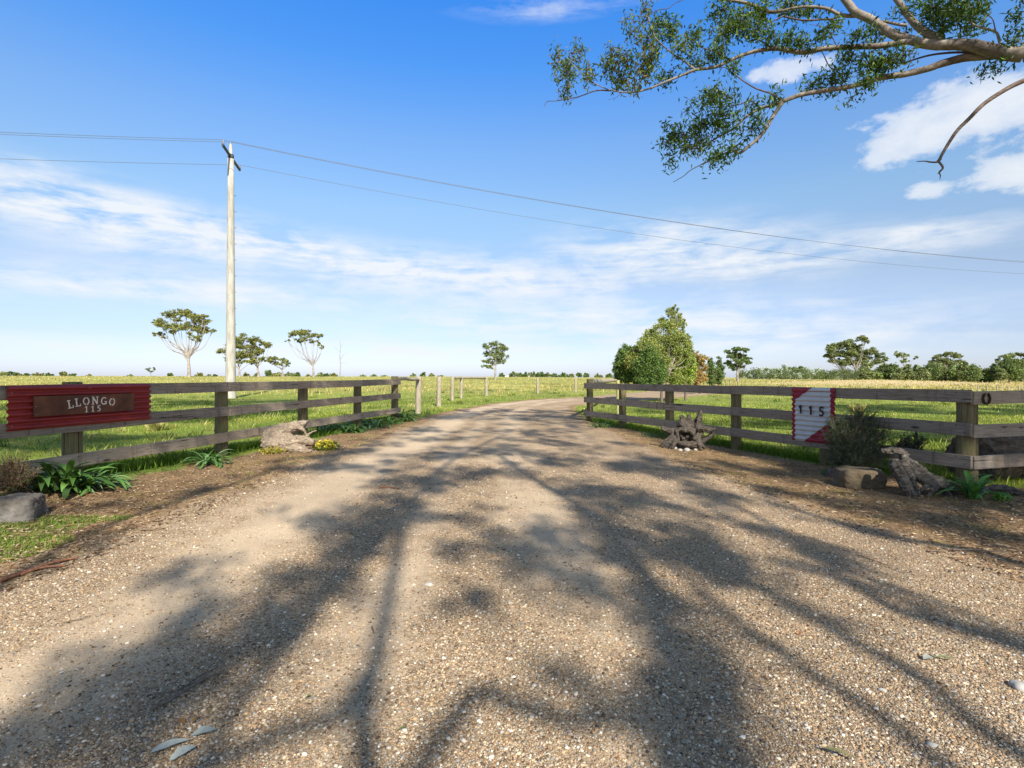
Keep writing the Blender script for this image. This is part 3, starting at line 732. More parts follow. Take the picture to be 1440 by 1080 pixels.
m=MB(); ztop=15.07; a=-ad*1.7; b=ad*2.3; box(m,(0,0,0),(4.0,.11,.14),bev=.01); o=m.build('crossarm',ARM,None,False); o.parent=pp; cc=(a+b)/2+wd_*-.02+(-wd_)*.0
off=-ad*0
o.location=(cc[0]+.0,cc[1]-.0,ztop); o.rotation_euler=(0,0,math.atan2(ad[1],ad[0]))
m=MB(); box(m,(0,0,0),(.30,.30,.22),rotz(math.atan2(ad[1],ad[0])),bev=.01); o=m.build('arm_bracket',ARM,None,False); o.parent=pp; o.location=(0,0,ztop)
ends=[np.array([*(pb[:2]+a*.96),pb[2]+ztop+.32]),np.array([*pb[:2],pb[2]+15.95]),np.array([*(pb[:2]+b*.97),pb[2]+ztop+.32])]
for e in ends:
    m=MB(); base=e-pb; z0=base[2]-.27
    P=[[base[0],base[1],z0+k*.03] for k in range(10)]; tube(m,P,[.02,.055,.03,.06,.03,.06,.03,.055,.03,.02],10)
    o=m.build('insulator',STEEL,None); o.parent=pp
for k in range(9):
    m=MB(); z=4.6+k*1.0; tube(m,[[.22,0,z],[.36,-.02,z+.01]],[.012,.012],6); o=m.build('step_bolt',IRON,None); o.parent=pp
lab=['overhead wire strung from the near end of the crossarm','overhead wire running over the very top of the concrete pole','lowest overhead wire, strung from the far right end of the crossarm']
for e,l in zip(ends,lab):
    m=MB()
    for s_,span,sag in((-1,95,1.9),(1,130,3.9)):
        t=np.linspace(0,1,50); far=e+np.array([*(wd_*s_*span),0]); far[2]=e[2]+(.2 if s_<0 else -.2)
        P=e[None]*(1-t[:,None])+far[None]*t[:,None]; P[:,2]-=4*sag*t*(1-t)
        d_=np.hypot(P[:,0],P[:,1]); tube(m,P,np.full(50,.0115),6)
    tag(m.build('power_line',WIRE,None),l,'power line','overhead power lines')
# the two neighbouring poles carry the wires onward
for s_,span,l in((-1,95,'next concrete power pole far to the left'),(1,118,'next concrete power pole far to the right')):
    q=pb[:2]+wd_*s_*span
    if abs(q[0])/max(q[1],.1)<.97: continue
    e2=empty('power_pole',(q[0],q[1],float(G(*q)))); tag(e2,l,'power pole')
    m=MB(); tube(m,[[0,0,-.3],[0,0,7],[0,0,14.9]],[.32,.25,.18],16); o=m.build('pole_shaft',CONC,None); o.parent=e2
    m=MB(); box(m,(0,0,ztop),(4,.13,.17),rotz(math.atan2(ad[1],ad[0]))); o=m.build('crossarm',ARM,None,False); o.parent=e2

# ------------------------------------------------------------------ stumps, rocks, planters
tex=bpy.data.textures.new('woodlump','CLOUDS'); tex.noise_scale=.11; tex.noise_depth=4
tex2=bpy.data.textures.new('rocklump','CLOUDS'); tex2.noise_scale=.22; tex2.noise_depth=4
tex3=bpy.data.textures.new('fissure','MUSGRAVE') if False else bpy.data.textures.new('fissure','CLOUDS'); tex3.noise_scale=.03; tex3.noise_depth=2
def organic(name,mb,mat,origin,voxel,disp,texn=tex,sub=0,fine=0,parent=None):
    o=mb.build(name,mat,None,True,origin=origin)
    r=o.modifiers.new('fuse','REMESH'); r.mode='VOXEL'; r.voxel_size=voxel; r.use_smooth_shade=True
    dm_=o.modifiers.new('lumps','DISPLACE'); dm_.texture=texn; dm_.strength=disp; dm_.mid_level=.5; dm_.texture_coords='LOCAL'
    if fine:
        d2=o.modifiers.new('fissures','DISPLACE'); d2.texture=tex3; d2.strength=fine; d2.mid_level=.5; d2.texture_coords='LOCAL'
    if parent is not None:
        o.parent=parent; o.location=Vector(origin)-parent.location
    return o
def T(mb,pts,rad,n=5,k=10,lobes=2):
    P,R=catmull(pts,rad,n); tube(mb,P,R,k,lobes=lobes)
# bleached stump by the left fence
B=gp(408,634); Zd=B[1]; K=Zd/F
def lw(px,py,dz=0): return at(px,Zd+dz,py)-0
m=MB()
T(m,[lw(376,626),lw(392,624,-.03),lw(410,622,-.05),lw(428,620,-.05),lw(442,622,-.06)],[.16,.20,.14,.10,.06])
T(m,[lw(380,612,.1),lw(398,608,.08),lw(413,601,.08),lw(424,596,.08),lw(434,591,.1)],[.15,.15,.09,.06,.02])
T(m,[lw(374,618,.2),lw(388,612,.15),lw(400,612,.1)],[.12,.17,.15])
T(m,[lw(372,628),lw(382,632,-.08),lw(398,630,-.12),lw(410,628,-.1)],[.05,.08,.09,.05])
T(m,[lw(396,625,-.05),lw(415,630,-.15),lw(430,634,-.16),lw(440,634,-.15)],[.12,.09,.07,.03])
T(m,[lw(412,604,.02),lw(421,602,-.05),lw(428,607,-.08),lw(434,616,-.08)],[.06,.05,.03,.012])
T(m,[lw(418,600,.1),lw(428,599,.15),lw(433,594,.15)],[.05,.04,.015])
T(m,[lw(430,614,0),lw(438,608,.05),lw(446,605,.1)],[.03,.02,.008])
T(m,[lw(378,608,.1),lw(374,616,.0),lw(370,624,0),lw(367,628,0)],[.08,.06,.05,.02])
tag(organic('tree_stump',m,DWARM,tuple(B),.013,.07,fine=.03),'sun-bleached knotted stump lying at the left fence beside yellow flowers','stump')
# tangled root stump by the right fence
B=gp(966,631); Zd=B[1]
m=MB()
T(m,[lw(950,618,.1),lw(965,612,.1),lw(982,612,.1)],[.16,.20,.13])
T(m,[lw(960,600,.1),lw(960,592,.12),lw(958,584,.12)],[.13,.08,.03])
T(m,[lw(968,603,.1),lw(970,592,.1),lw(969,583,.1)],[.12,.06,.025])
T(m,[lw(978,610,.1),lw(981,597,.08),lw(983,587,.06),lw(986,577,.05)],[.14,.11,.07,.025])
T(m,[lw(955,612,.0),lw(942,606,-.05),lw(934,603,-.08),lw(930,601,-.1)],[.12,.07,.05,.03])
T(m,[lw(948,615,-.1),lw(940,622,-.15),lw(932,630,-.15)],[.1,.08,.05])
T(m,[lw(950,606,-.1),lw(962,603,-.15),lw(974,598,-.18)],[.05,.06,.04])
T(m,[lw(950,618,-.2),lw(946,626,-.25),lw(944,633,-.25)],[.06,.05,.04])
T(m,[lw(976,614,-.05),lw(982,622,-.15),lw(986,634,-.2)],[.09,.06,.03])
T(m,[lw(980,614,-.05),lw(986,624,-.12),lw(991,632,-.15)],[.06,.04,.02])
T(m,[lw(978,602,0),lw(990,603,-.05),lw(1000,604,-.05),lw(1006,602,0)],[.07,.055,.04,.015])
T(m,[lw(980,624,.1),lw(993,617,.1),lw(1004,609,.1)],[.06,.05,.045])
T(m,[lw(954,622,-.1),lw(966,626,-.15),lw(978,624,-.15)],[.07,.07,.07])
for px_ in range(9):
    a_=random.uniform(-1.3,1.3); q0=(random.uniform(950,980),random.uniform(604,620)); T(m,[lw(*q0,random.uniform(-.1,.1)),lw(q0[0]+12*math.sin(a_),q0[1]-8+10*abs(a_),random.uniform(-.25,0)),lw(q0[0]+22*math.sin(a_),min(q0[1]-14+18*abs(a_),632),random.uniform(-.3,.05))],[.05,.03,.01],5,7)
T(m,[lw(952,608,-.15),lw(953,618,-.25),lw(950,622,-.2)],[.04,.04,.03]); T(m,[lw(966,604,-.2),lw(974,608,-.25),lw(976,612,-.22)],[.05,.045,.03])
tag(organic('tree_stump',m,DBROWN,tuple(B),.011,.045,fine=.035),'dark tangled upturned root stump standing before the right fence','stump')
for i,(px,py,r,l) in enumerate(((946.5,629.5,.032,'leftmost brownish pebble at the foot of the dark root stump'),(953.5,632.5,.036,'second pebble from left, pale grey, at the foot of the root stump'),(963,632.5,.048,'largest white pebble at the foot of the dark root stump'),(975,631.5,.03,'rightmost small pebble at the foot of the dark root stump'))):
    b=gp(px,py+1); m=MB(); bm=bmesh.new(); bmesh.ops.create_icosphere(bm,subdivisions=3,radius=1)
    V=np.array([v.co[:] for v in bm.verts]); Fc=np.array([[v.index for v in f.verts] for f in bm.faces]); bm.free()
    V=V*(1+.08*np.sin(V[:,[0]]*3+i)+.05*np.cos(V[:,[1]]*4+i)); V=V*np.array([1.25,.9,.8])*r; V[:,2]+=r*.55
    b=b+np.array([0,-.12,0]); b[2]=float(G(b[0],b[1])); m.add(V,Fc); o=m.build('pebble',PEB,None,True,origin=(0,0,0)); o.location=tuple(b); tag(o,l,'pebble','pebbles at the root stump')
# grey gnarled log below the corner post
B=gp(1300,700); Zd=B[1]+.15
m=MB()
T(m,[lw(1240,634,.15),lw(1254,634,.12),lw(1268,636,.1),lw(1276,642,.1)],[0.024,0.042,0.048,0.034],5,14,4)
T(m,[lw(1256,650,.0),lw(1264,664,-.03),lw(1274,680,-.05),lw(1284,694,-.08),lw(1291,704,-.1)],[0.048,0.062,0.052,0.028,0.010],5,14,4)
T(m,[lw(1264,652,.08),lw(1280,660,.05),lw(1296,672,.02),lw(1312,680,0),lw(1336,688,.02),lw(1352,692,.02)],[0.056,0.069,0.069,0.058,0.056,0.042],5,14,4)
T(m,[lw(1274,646,.1),lw(1290,656,.1),lw(1306,668,.08),lw(1320,676,.06)],[0.034,0.042,0.042,0.034],5,14,4)
T(m,[lw(1316,680,-.02),lw(1312,690,-.08),lw(1304,699,-.12)],[0.048,0.034,0.013],5,14,4)
T(m,[lw(1268,640,.1),lw(1272,650,.05),lw(1270,662,.0)],[0.042,0.042,0.034],5,14,4)
T(m,[lw(1340,684,.1),lw(1362,690,.1),lw(1384,688,.05),lw(1404,686,.0),lw(1424,690,-.05),lw(1446,698,-.1)],[0.042,0.042,0.038,0.045,0.042,0.034],5,14,4)
T(m,[lw(1382,700,-.05),lw(1398,704,-.1),lw(1416,706,-.1),lw(1432,702,-.1)],[0.034,0.030,0.034,0.028],5,14,4)
T(m,[lw(1386,690,0),lw(1380,696,-.05),lw(1390,706,-.1)],[0.028,0.028,0.021],5,14,4)
T(m,[lw(1260,655,.0),lw(1270,672,.02),lw(1281,690,-.02)],[0.034,0.034,0.021],5,14,4)
T(m,[lw(1352,690,.1),lw(1340,696,.05)],[0.034,0.034],5,14,4)
T(m,[lw(1256,646,.02),lw(1262,666,-.02),lw(1272,686,-.06),lw(1280,699,-.09)],[0.048,0.052,0.040,0.016],5,14,4)
T(m,[lw(1268,648,.02),lw(1276,668,-.0),lw(1288,688,-.05),lw(1296,702,-.09)],[0.048,0.048,0.036,0.012],5,14,4)
T(m,[lw(1296,668,.05),lw(1312,674,.08),lw(1330,680,.08),lw(1352,686,.08)],[0.056,0.056,0.056,0.040],5,14,4)
T(m,[lw(1306,676,0),lw(1300,686,-.04),lw(1294,690,-.05)],[0.040,0.024,0.012],5,14,4)
T(m,[lw(1328,684,0),lw(1334,695,-.05),lw(1342,700,-.08)],[0.040,0.028,0.016],5,14,4)
tag(organic('fallen_log',m,DGREY,tuple(B),.009,.035,fine=.035),'grey gnarled root log lying below the right corner post','log')
# planter stones
def rock(name,px,py,w,dp,h,mat,label,cat,rot=0,seed=0,dx=0):
    b=gp(px,py); bm=bmesh.new(); bmesh.ops.create_cube(bm,size=1); bmesh.ops.subdivide_edges(bm,edges=bm.edges[:],cuts=5,use_grid_fill=True)
    V=np.array([v.co[:] for v in bm.verts]); Fc=np.array([[v.index for v in f.verts] for f in bm.faces]); bm.free()
    r=np.linalg.norm(V,axis=1)[:,None]; V=V*(.88+.12*.6/np.maximum(r,.3))
    V=V*np.array([w,dp,h]); V[:,2]+=h*.42
    m=MB(); m.add(V@rotz(rot).T,Fc); o=m.build(name,mat,None,True,origin=(0,0,0)); o.location=(b[0],b[1]+dp/2,b[2])
    s_=o.modifiers.new('sub','SUBSURF'); s_.levels=2; s_.render_levels=2
    q=o.modifiers.new('rough','DISPLACE'); q.texture=tex2; q.strength=.09; q.texture_coords='LOCAL'
    q=o.modifiers.new('rough2','DISPLACE'); q.texture=tex3; q.strength=.02; q.texture_coords='LOCAL'
    return tag(o,label,cat)
rock('planter_stone',-8,737,.46,.30,.23,STONE,'grey cut stone edging the garden bed at the left edge','stone',.25)
b1=rock('planter_stone',1221,688,.52,.38,.25,BSTONE,'brown stone planter below the large grey-green shrub','stone',-.1)
rock('garden_stone',1178,672,.16,.16,.13,STONE,'small grey rock left of the brown stone planter','stone',.4)
# big sawn log behind the return leg
B=gp(1392,693); 
m=MB(); P=[[6.55+.0,7.62,.22],[7.2,7.80,.25],[7.9,7.98,.26],[8.8,8.2,.27]]; P,R=catmull(P,[.36,.37,.38,.38],5); P[:,2]-=.1; tube(m,P,R,28,bump=.035)
tag(organic('sawn_log',m,LOGB,(7,7.8,.1),.02,.08,fine=.04),'thick rough-barked sawn log lying behind the return rails at the right edge','log')

# ------------------------------------------------------------------ plants
def strap_plant(name,b,n,L,W,pal,label,cat,spread=1.0,group=None,up=.9,seed=0,flower=None):
    m=MB(); nseg=8
    for i in range(n):
        a=random.random()*6.28; l=L*random.uniform(.55,1.1); w=W*random.uniform(.7,1.1); el0=random.uniform(.35,1.35)*up; r0=random.uniform(0,.05)*spread
        d=np.array([math.cos(a),math.sin(a),0]); s=np.array([-d[1],d[0],0]); p=np.array([random.gauss(0,.05)*spread,random.gauss(0,.05)*spread,0])+d*r0
        col=np.array(random.choice(pal))*random.uniform(.8,1.2); V=[]; C=[]; e=el0; tw=random.uniform(-.3,.3)
        for k in range(nseg+1):
            t=k/nseg; ww=w*(1-(2*t-1)**4*.9 if t>.5 else .62+.76*t)*(1 if t<1 else .1)
            if t>.6: ww=w*max(.06,1-((t-.6)/.4)**1.7)
            sn=s+np.array([0,0,tw*t]); cup=np.array([0,0,ww*.18])
            V+= [p-sn*ww/2+cup,p-np.array([0,0,0]),p+sn*ww/2+cup]; C+=[col*(.75+.3*t)]*3
            p=p+(d*math.cos(e)+np.array([0,0,1])*math.sin(e))*l/nseg; e-=random.uniform(.17,.32)*(1.0 if t>.2 else .5)
        f=[]
        for k in range(nseg):
            q=k*3; f+=[[q,q+1,q+4,q+3],[q+1,q+2,q+5,q+4]]
        m.add(V,f,np.array(C))
    o=m.build(name,STRAP,None,True); o.location=tuple(b); 
    # keep the leaves from dipping below the soil
    me=o.data
    for v in me.vertices:
        if v.co.z<.004: v.co.z=.004+random.random()*.004
    return tag(o,label,cat,group)
AG=[(.06,.135,.026),(.085,.175,.032),(.12,.23,.05),(.05,.10,.028)]; AGB=[(.09,.21,.045),(.13,.26,.07),(.07,.17,.035),(.19,.30,.13)]
g_='strap-leaved garden plants along the fences'
p=gp(88,690); strap_plant('agapanthus',p,60,.50,.075,AG,'broad-leaved green clump beside the grey stone at the left','plant',1.6,g_,1.15)
p=gp(126,686); strap_plant('lily_clump',p,75,.50,.034,AGB,'narrow-leaved arching clump right of the broad-leaved one at the left','plant',1.4,g_,.75)
p=gp(60,684); strap_plant('agapanthus',p,22,.30,.06,AG,'small broad-leaved plant touching the grey stone end','plant',1.2,g_,.9)
p=gp(297,653); strap_plant('agapanthus',p,50,.42,.04,AGB,'low bluish-green strap plant at the foot of the second left post','plant',1.4,g_,.85)
p=gp(470,608); strap_plant('agapanthus',p,80,.62,.045,AG,'spreading strap plant right of the bleached stump','plant',2.6,g_,.8)
p=gp(497,608); strap_plant('agapanthus',p,50,.48,.045,AG,'strap plant at the foot of the fourth left post','plant',2.2,g_,.8)
p=gp(527,601); strap_plant('agapanthus',p,60,.50,.045,AGB,'bluish strap plant between the last two left posts','plant',2.6,g_,.75)
p=gp(569,592); strap_plant('agapanthus',p,60,.62,.05,AG,'tall strap plant right of the last left post','plant',2.2,g_,.95)
p=gp(550,596); strap_plant('agapanthus',p,40,.45,.05,AG,'strap plant directly before the last left post','plant',2.0,g_,.9)
p=gp(846,601); strap_plant('agapanthus',p,60,.34,.03,AG,'small green tuft at the first right post','plant',2.4,g_,.9)
p=gp(932,616); strap_plant('agapanthus',p,110,.30,.02,AG,'grassy green tuft left of the dark root stump','plant',3.0,g_,1.0)
p=gp(1363,700); p=p+np.array([0,-.05,0]); strap_plant('agapanthus',p,24,.46,.058,[(.10,.26,.04),(.14,.33,.06),(.08,.2,.03)],'bright green strap plant growing at the corner post','plant',.5,g_,1.3)
# yellow flowers
b=gp(458,633); m=MB(); n=420; C=sph(n)*np.array([.26,.16,.09])+np.array([0,0,.08]); C[:,2]=np.abs(C[:,2])
leaves(m,C,.05,.03,pick([(.10,.17,.03),(.14,.2,.04)],n),0,.5)
n=230; C=sph(n)*np.array([.24,.16,.09])*np.array([1,1,1])+np.array([0,-.03,.10]); C[:,2]=np.abs(C[:,2])
leaves(m,C,.045,.03,pick([(.62,.50,.04),(.50,.40,.03),(.72,.62,.10)],n),0,.2)
o=m.build('flower_clump',LEAF,None,False); o.location=tuple(b); tag(o,'low clump of yellow flowers at the right end of the bleached stump','flowers')
b=gp(383,638); m=MB(); n=300; C=sph(n)*np.array([.25,.12,.07])+np.array([0,0,.05]); C[:,2]=np.abs(C[:,2]); leaves(m,C,.04,.03,pick([(.30,.26,.04),(.2,.2,.04),(.4,.33,.06)],n),0,.5)
o=m.build('moss_clump',LEAF,None,False); o.location=tuple(b); tag(o,'olive yellow mossy growth at the left foot of the bleached stump','moss')
def sprig_shrub(name,b,blobs,nsp,pal,label,sl=.16,lw_=.012,ll=.03,up=1.2,stemcol=(.12,.09,.07),per=34):
    root=empty(name,tuple(b)); tag(root,label,'shrub'); m=MB(); ms=MB()
    wts=np.array([q[3]*q[4] for q in blobs]); wts=wts/wts.sum()
    for i in range(nsp):
        q=blobs[rng.choice(len(blobs),p=wts)]; v=sph(1)[0]; base=np.array(q[:3])+v*np.array([q[3],q[4],q[5]])
        d=rng.normal(size=3)*.45+v*.7+np.array([0,0,up*.6]); d/=np.linalg.norm(d); l=sl*random.uniform(.6,1.3)
        t=np.linspace(0,1,per)[:,None]; C=base+d*t*l+rng.normal(0,.006,(per,3))
        col=pick(pal,1)[0]; leaves(m,C,np.full(per,ll),np.full(per,lw_),np.clip(col*(1+rng.normal(0,.12,(per,1))),0,1),-.6)
        if i%4==0:
            tip=base+d*l; mid=(base*.6+np.array([0,0,.1])*.4)+rng.normal(0,.02,3); P,R=catmull([[q[0]*.2,q[1]*.2,.02],mid,tip],[.007,.005,.002],3); tube(ms,P,R,5,cap=False)
    o=m.build('foliage',LEAF,None,False); o.parent=root; o=ms.build('stems',STICK,None,True); o.parent=root; return root
b=gp(1205,672)+np.array([0,.15,.1]); K=b[1]/F
def bl(px,py,rx,ry,dy=0): return ((px-CX)*K-b[0],dy,H+(YH-py)*K-b[2],rx*K,rx*K*.9,ry*K)
sprig_shrub('planter_shrub',b,[bl(1186,618,20,22),bl(1213,610,20,25,.05),bl(1228,624,15,20,.05),bl(1196,638,24,20,-.05),bl(1214,594,11,12,.05),bl(1178,604,10,12),bl(1190,652,22,13,-.1),bl(1225,645,14,14),bl(1168,622,7,9),bl(1238,612,7,8),bl(1203,588,6,7)],1500,[(.075,.09,.05),(.11,.13,.075),(.055,.062,.038),(.15,.17,.11),(.10,.125,.055)],'large grey-green bushy shrub over the brown stone planter',.17,.0065,.024)
b=gp(1275,660)+np.array([0,.2,.12]); K=b[1]/F
sprig_shrub('planter_shrub',b,[bl(1290,618,5,10),bl(1273,622,5,10),bl(1262,628,6,6),bl(1280,634,12,9),bl(1294,624,6,6)],210,[(.08,.085,.045),(.11,.12,.06),(.06,.055,.04)],'small sparse dark shrub behind the gnarled log',.10,.008,.026)
b=gp(14,706)+np.array([0,.12,.1]); K=b[1]/F
sprig_shrub('planter_shrub',b,[bl(6,672,12,14),bl(24,668,10,14),bl(14,684,16,9),bl(34,678,6,8)],520,[(.16,.105,.06),(.22,.15,.085),(.11,.075,.045),(.16,.16,.06)],'dry brown shrub growing over the grey stone at the left edge',.15,.006,.02)
b=gp(1408,704); m=MB(); n=160; C=sph(n)*np.array([.12,.08,.05])+np.array([0,0,.05]); C[:,2]=np.abs(C[:,2]); leaves(m,C,.04,.02,pick([(.12,.26,.04),(.16,.3,.06)],n),0,.5)
o=m.build('weed',LEAF,None,False); o.location=tuple(b); tag(o,'small bright green weed between the log roots at the right edge','plant')
b=gp(1172,668); m=MB(); n=220; C=sph(n)*np.array([.2,.1,.05])+np.array([0,0,.04]); C[:,2]=np.abs(C[:,2]); leaves(m,C,.05,.025,pick([(.06,.13,.04),(.1,.18,.06)],n),0,.5)
o=m.build('weed',LEAF,None,False); o.location=tuple(b); tag(o,'low dark green weed at the foot of the post below the 115 sign','plant')
# dry tussocks in the paddock
for px,py,l,hh in((218,606,'pale straw tussock behind the left fence between the first two posts',.3),(1205,583,'tall pale grass tussock behind the shrub and the right fence',.45),(572,543,'dry tussock beside the far left strainer post',.3)):
    b=gp(px,py); m=MB(); n=160; a=rng.random(n)*6.28; r=rng.random(n)*.16; 
    d=np.stack([np.cos(a),np.sin(a),a*0],1); s=np.stack([-d[:,1],d[:,0],a*0],1); P0=d*r[:,None]; hgt=rng.uniform(.4,1,n)[:,None]*hh
    V=np.stack([P0-s*.005,P0+s*.005,P0+d*hgt*.2+np.array([0,0,1])*hgt*.7+s*.003,P0+d*hgt*.45+np.array([0,0,1])*hgt],1)
    m.add(V.reshape(-1,3),np.arange(4*n).reshape(-1,4),np.repeat(pick([(.5,.42,.22),(.4,.36,.14),(.3,.33,.1)],n),4,axis=0))
    o=m.build('grass_tussock',GRASSM,None,False); o.location=tuple(b); tag(o,l,'tussock')

# sticks, bark strips and fallen leaves on the gravel
def stick(pts,r,mat,label,name='stick'):
    P=[gp(*q)+np.array([0,0,.016+r*.6]) for q in pts]; P=np.array(P); P[1:-1]+=rng.normal(0,.006,(len(P)-2,3))*np.array([1,1,.3]); P,R=catmull(P,np.linspace(r,r*.5,len(P)),5); m=MB(); tube(m,P,R,7,bump=.12); 
    tag(m.build(name,mat,None,True,origin=tuple(P[len(P)//2])),label,'stick' if name=='stick' else 'bark')
stick([(214,1003),(250,985),(285,963),(321,950)],.0085,STICK,'thick grey stick on the gravel above the pale fallen leaves')
stick([(216,982),(250,977),(282,955),(312,941)],.004,STICK,'thin dark stick lying behind the thick grey stick')
stick([(218,1070),(235,1052),(252,1043)],.003,STICK,'short thin twig beside the pale fallen leaves')
stick([(0,822),(40,806),(75,796),(108,789)],.016,BARKSTRIP,'long reddish bark strip on the left edge of the gravel','bark_strip')
stick([(-5,733),(40,724),(85,714)],.012,BARKSTRIP,'brown bark strip below the grey stone at the left edge','bark_strip')
stick([(30,812),(60,803),(92,800)],.012,BARKSTRIP,'shorter bark strip just in front of the long reddish one','bark_strip')
stick([(92,880),(112,876),(128,870)],.003,STICK,'thin twig on the pale gravel track at the left')
stick([(1340,776),(1380,778),(1416,781)],.007,STICK,'dark stick lying in shade at the right of the gravel')
stick([(1208,784),(1240,796),(1258,800)],.004,STICK,'slim twig in the right half of the gravel')
stick([(534,688),(548,687),(562,690)],.010,BARKSTRIP,'short reddish bark piece in the middle of the drive near the left fence end','bark_strip')
stick([(523,886),(526,895)],.004,STICK,'tiny dark twig in the branch shadow left of centre')
def fleaf(px,py,L,W,a,col,label):
    b=gp(px,py); m=MB(); t=np.linspace(0,1,9); V=[];
    prof=np.sin(PI*t)**.75*(1-.25*t)
    for k in range(9):
        x=(t[k]-.5)*L; w=prof[k]*W/2*(1+random.uniform(-.25,.2)); z=.018+.008*math.sin(t[k]*3)+random.uniform(0,.002)
        V+=[[x,-w,z+.006*prof[k]],[x,0,z],[x,w,z+.005*prof[k]]]
    V=np.array(V)@rotz(a).T; f=[]
    for k in range(8): q=k*3; f+=[[q,q+3,q+4,q+1],[q+1,q+4,q+5,q+2]]
    m.add(V,f,np.array(col)*np.ones((27,3))*(1+rng.normal(0,.06,(27,1)))); o=m.build('fallen_leaf',STRAP,None,True); o.location=tuple(b); tag(o,label,'leaf','fallen gum leaves on the gravel')
fleaf(286,1038,.085,.05,.45,(.40,.42,.36),'pale grey-green fallen leaf, upper right of the three by the stick')
fleaf(240,1057,.125,.044,.6,(.38,.41,.36),'longest pale fallen leaf, left one of the three by the stick')
fleaf(258,1067,.09,.056,1.0,(.41,.44,.39),'rounded pale fallen leaf, lowest of the three by the stick')
fleaf(253,1024,.05,.03,-.3,(.30,.13,.03),'orange fallen leaf above the three pale ones')
fleaf(277,1020,.04,.025,1.1,(.22,.13,.04),'brown fallen leaf above the three pale ones')
fleaf(1328,932,.085,.022,-.25,(.20,.26,.12),'green fallen leaf on the right gravel')
fleaf(1306,932,.06,.045,.2,(.40,.42,.36),'round pale leaf beside the green one on the right gravel')
fleaf(1180,1068,.10,.022,-.6,(.20,.2,.09),'olive fallen leaf at the bottom edge right of centre')
fleaf(566,1034,.04,.012,.4,(.12,.14,.05),'small dark green leaf at the bottom left of centre')
fleaf(434,988,.03,.012,.5,(.16,.17,.05),'tiny green leaf in the sunlit gravel left of centre')
fleaf(1126,897,.03,.02,.3,(.35,.12,.03),'tiny orange leaf between shadows on the right gravel')
for px,py,r,l in((603,824,.022,'white stone on the gravel just left of centre'),(1241,973,.015,'pale round stone in the right foreground'),(1436,970,.035,'pinkish stone at the right edge of the gravel'),(1310,1050,.016,'white pebble near the bottom right')):
    b=gp(px,py); bm=bmesh.new(); bmesh.ops.create_icosphere(bm,subdivisions=3,radius=1)
    V=np.array([v.co[:] for v in bm.verts]); Fc=np.array([[v.index for v in f.verts] for f in bm.faces]); bm.free()
    V=V*(1+.12*np.sin(V[:,[0]]*4+px)+.08*np.cos(V[:,[1]]*5+py)); V=V*np.array([1.2,.9,.6])*r; V[:,2]+=r*.4; m=MB(); m.add(V,Fc); o=m.build('stone',PEB,None,True); o.location=tuple(b); tag(o,l,'stone')

# ------------------------------------------------------------------ far fences
def rpost(parent,px,ytop,ybase,r,mat=GREYPOST,name='post',lean=0):
    b=gp(px,ybase); top=H+(YH-ytop)/F*b[1]; h=top-b[2]; m=MB()
    P=np.array([[0,0,-.1],[0,0,.3*h],[lean*.5,0,.7*h],[lean,0,h-.01],[lean,0,h]]); tube(m,P,np.array([1.08,1.02,1,.97,.9])*r,12,bump=.05)
    o=m.build(name,mat,None,True); o.parent=parent; o.location=Vector(b)-parent.location; return b,np.array([b[0]+lean,b[1],top])
def beam(parent,a,b,r,mat=GREYPOST,name='strut'):
    a=np.array(a,float); b=np.array(b,float); P=np.linspace(a,b,7); P[1:-1]+=rng.normal(0,.008,(5,3)); m=MB(); tube(m,P,np.full(7,r),10,bump=.05); o=m.build(name,mat,None,True); o.parent=parent; o.location=-parent.location; return o
root=empty('wire_fence',tuple(gp(588,581))); tag(root,'old round-post wire fence with struts beyond the left timber fence','fence')
b1_,t1=rpost(root,588,529.5,581.5,.105,lean=.03)
beam(root,(LP[5][0]+.05,LP[5][1]+.05,1.27),t1-np.array([0,0,.12]),.055)
pos=[t1]
for px,yt,yb,r in((617,529.5,571.5,.10),(636,529.3,563.5,.095),(648.5,529,560,.09),(684,529,557,.11),(756,531,553,.10),(809.5,532,551.5,.10)):
    bb,tt=rpost(root,px,yt,yb,r,lean=random.uniform(-.03,.03)); pos.append(tt)
beam(root,pos[2]-np.array([0,0,.1]),pos[3]-np.array([0,0,.1]),.06); beam(root,pos[3]-np.array([0,0,.1]),pos[4]-np.array([0,0,.1]),.075)
for dz in(.22,.45,.7,.95):
    for a,b in zip(pos[:-1],pos[1:]):
        m=MB(); P=np.linspace(a,b,8)-np.array([0,0,dz]); tube(m,P,np.full(8,.003),4,cap=False); o=m.build('wire',WIRE,None); o.parent=root; o.location=-root.location
root=empty('wire_fence',tuple(gp(869,582))); tag(root,'lichen-covered strainer post and round strut behind the first post of the right fence','fence')
b1_,t1=rpost(root,869,534.5,582.5,.07,LICHEN)
_,t2=rpost(root,872,532,560,.10,LICHEN)
beam(root,(RP[0][0]+.06,RP[0][1]+.1,1.17),t2-np.array([.1,0,.12]),.085)
# garden stakes and right-hand post rows
root=empty('stake_fence',tuple(gp(1010,546))); tag(root,'row of slender dark stakes in the paddock behind the right fence','fence')
for k,px in enumerate([984,990,997,1004,1009,1014,1020,1026,1031,1037,1043,1048]):
    rpost(root,px,533.5+random.uniform(-.8,.8),545.5-k*.12,.035,STICK,'stake')
root=empty('wire_fence',tuple(gp(1395,552))); tag(root,'distant thin-posted wire fence below the scrub at the far right','fence'); pos=[]
for px in(1375,1388,1402,1418,1433,1448): pos.append(rpost(root,px,542.5,551.2,.055,GREYPOST)[1])
for dz in(.15,.5):
    for a,b in zip(pos[:-1],pos[1:]):
        m=MB(); tube(m,np.linspace(a,b,4)-np.array([0,0,dz]),np.full(4,.01),4,cap=False); o=m.build('wire',WIRE,None); o.parent=root; o.location=-root.location

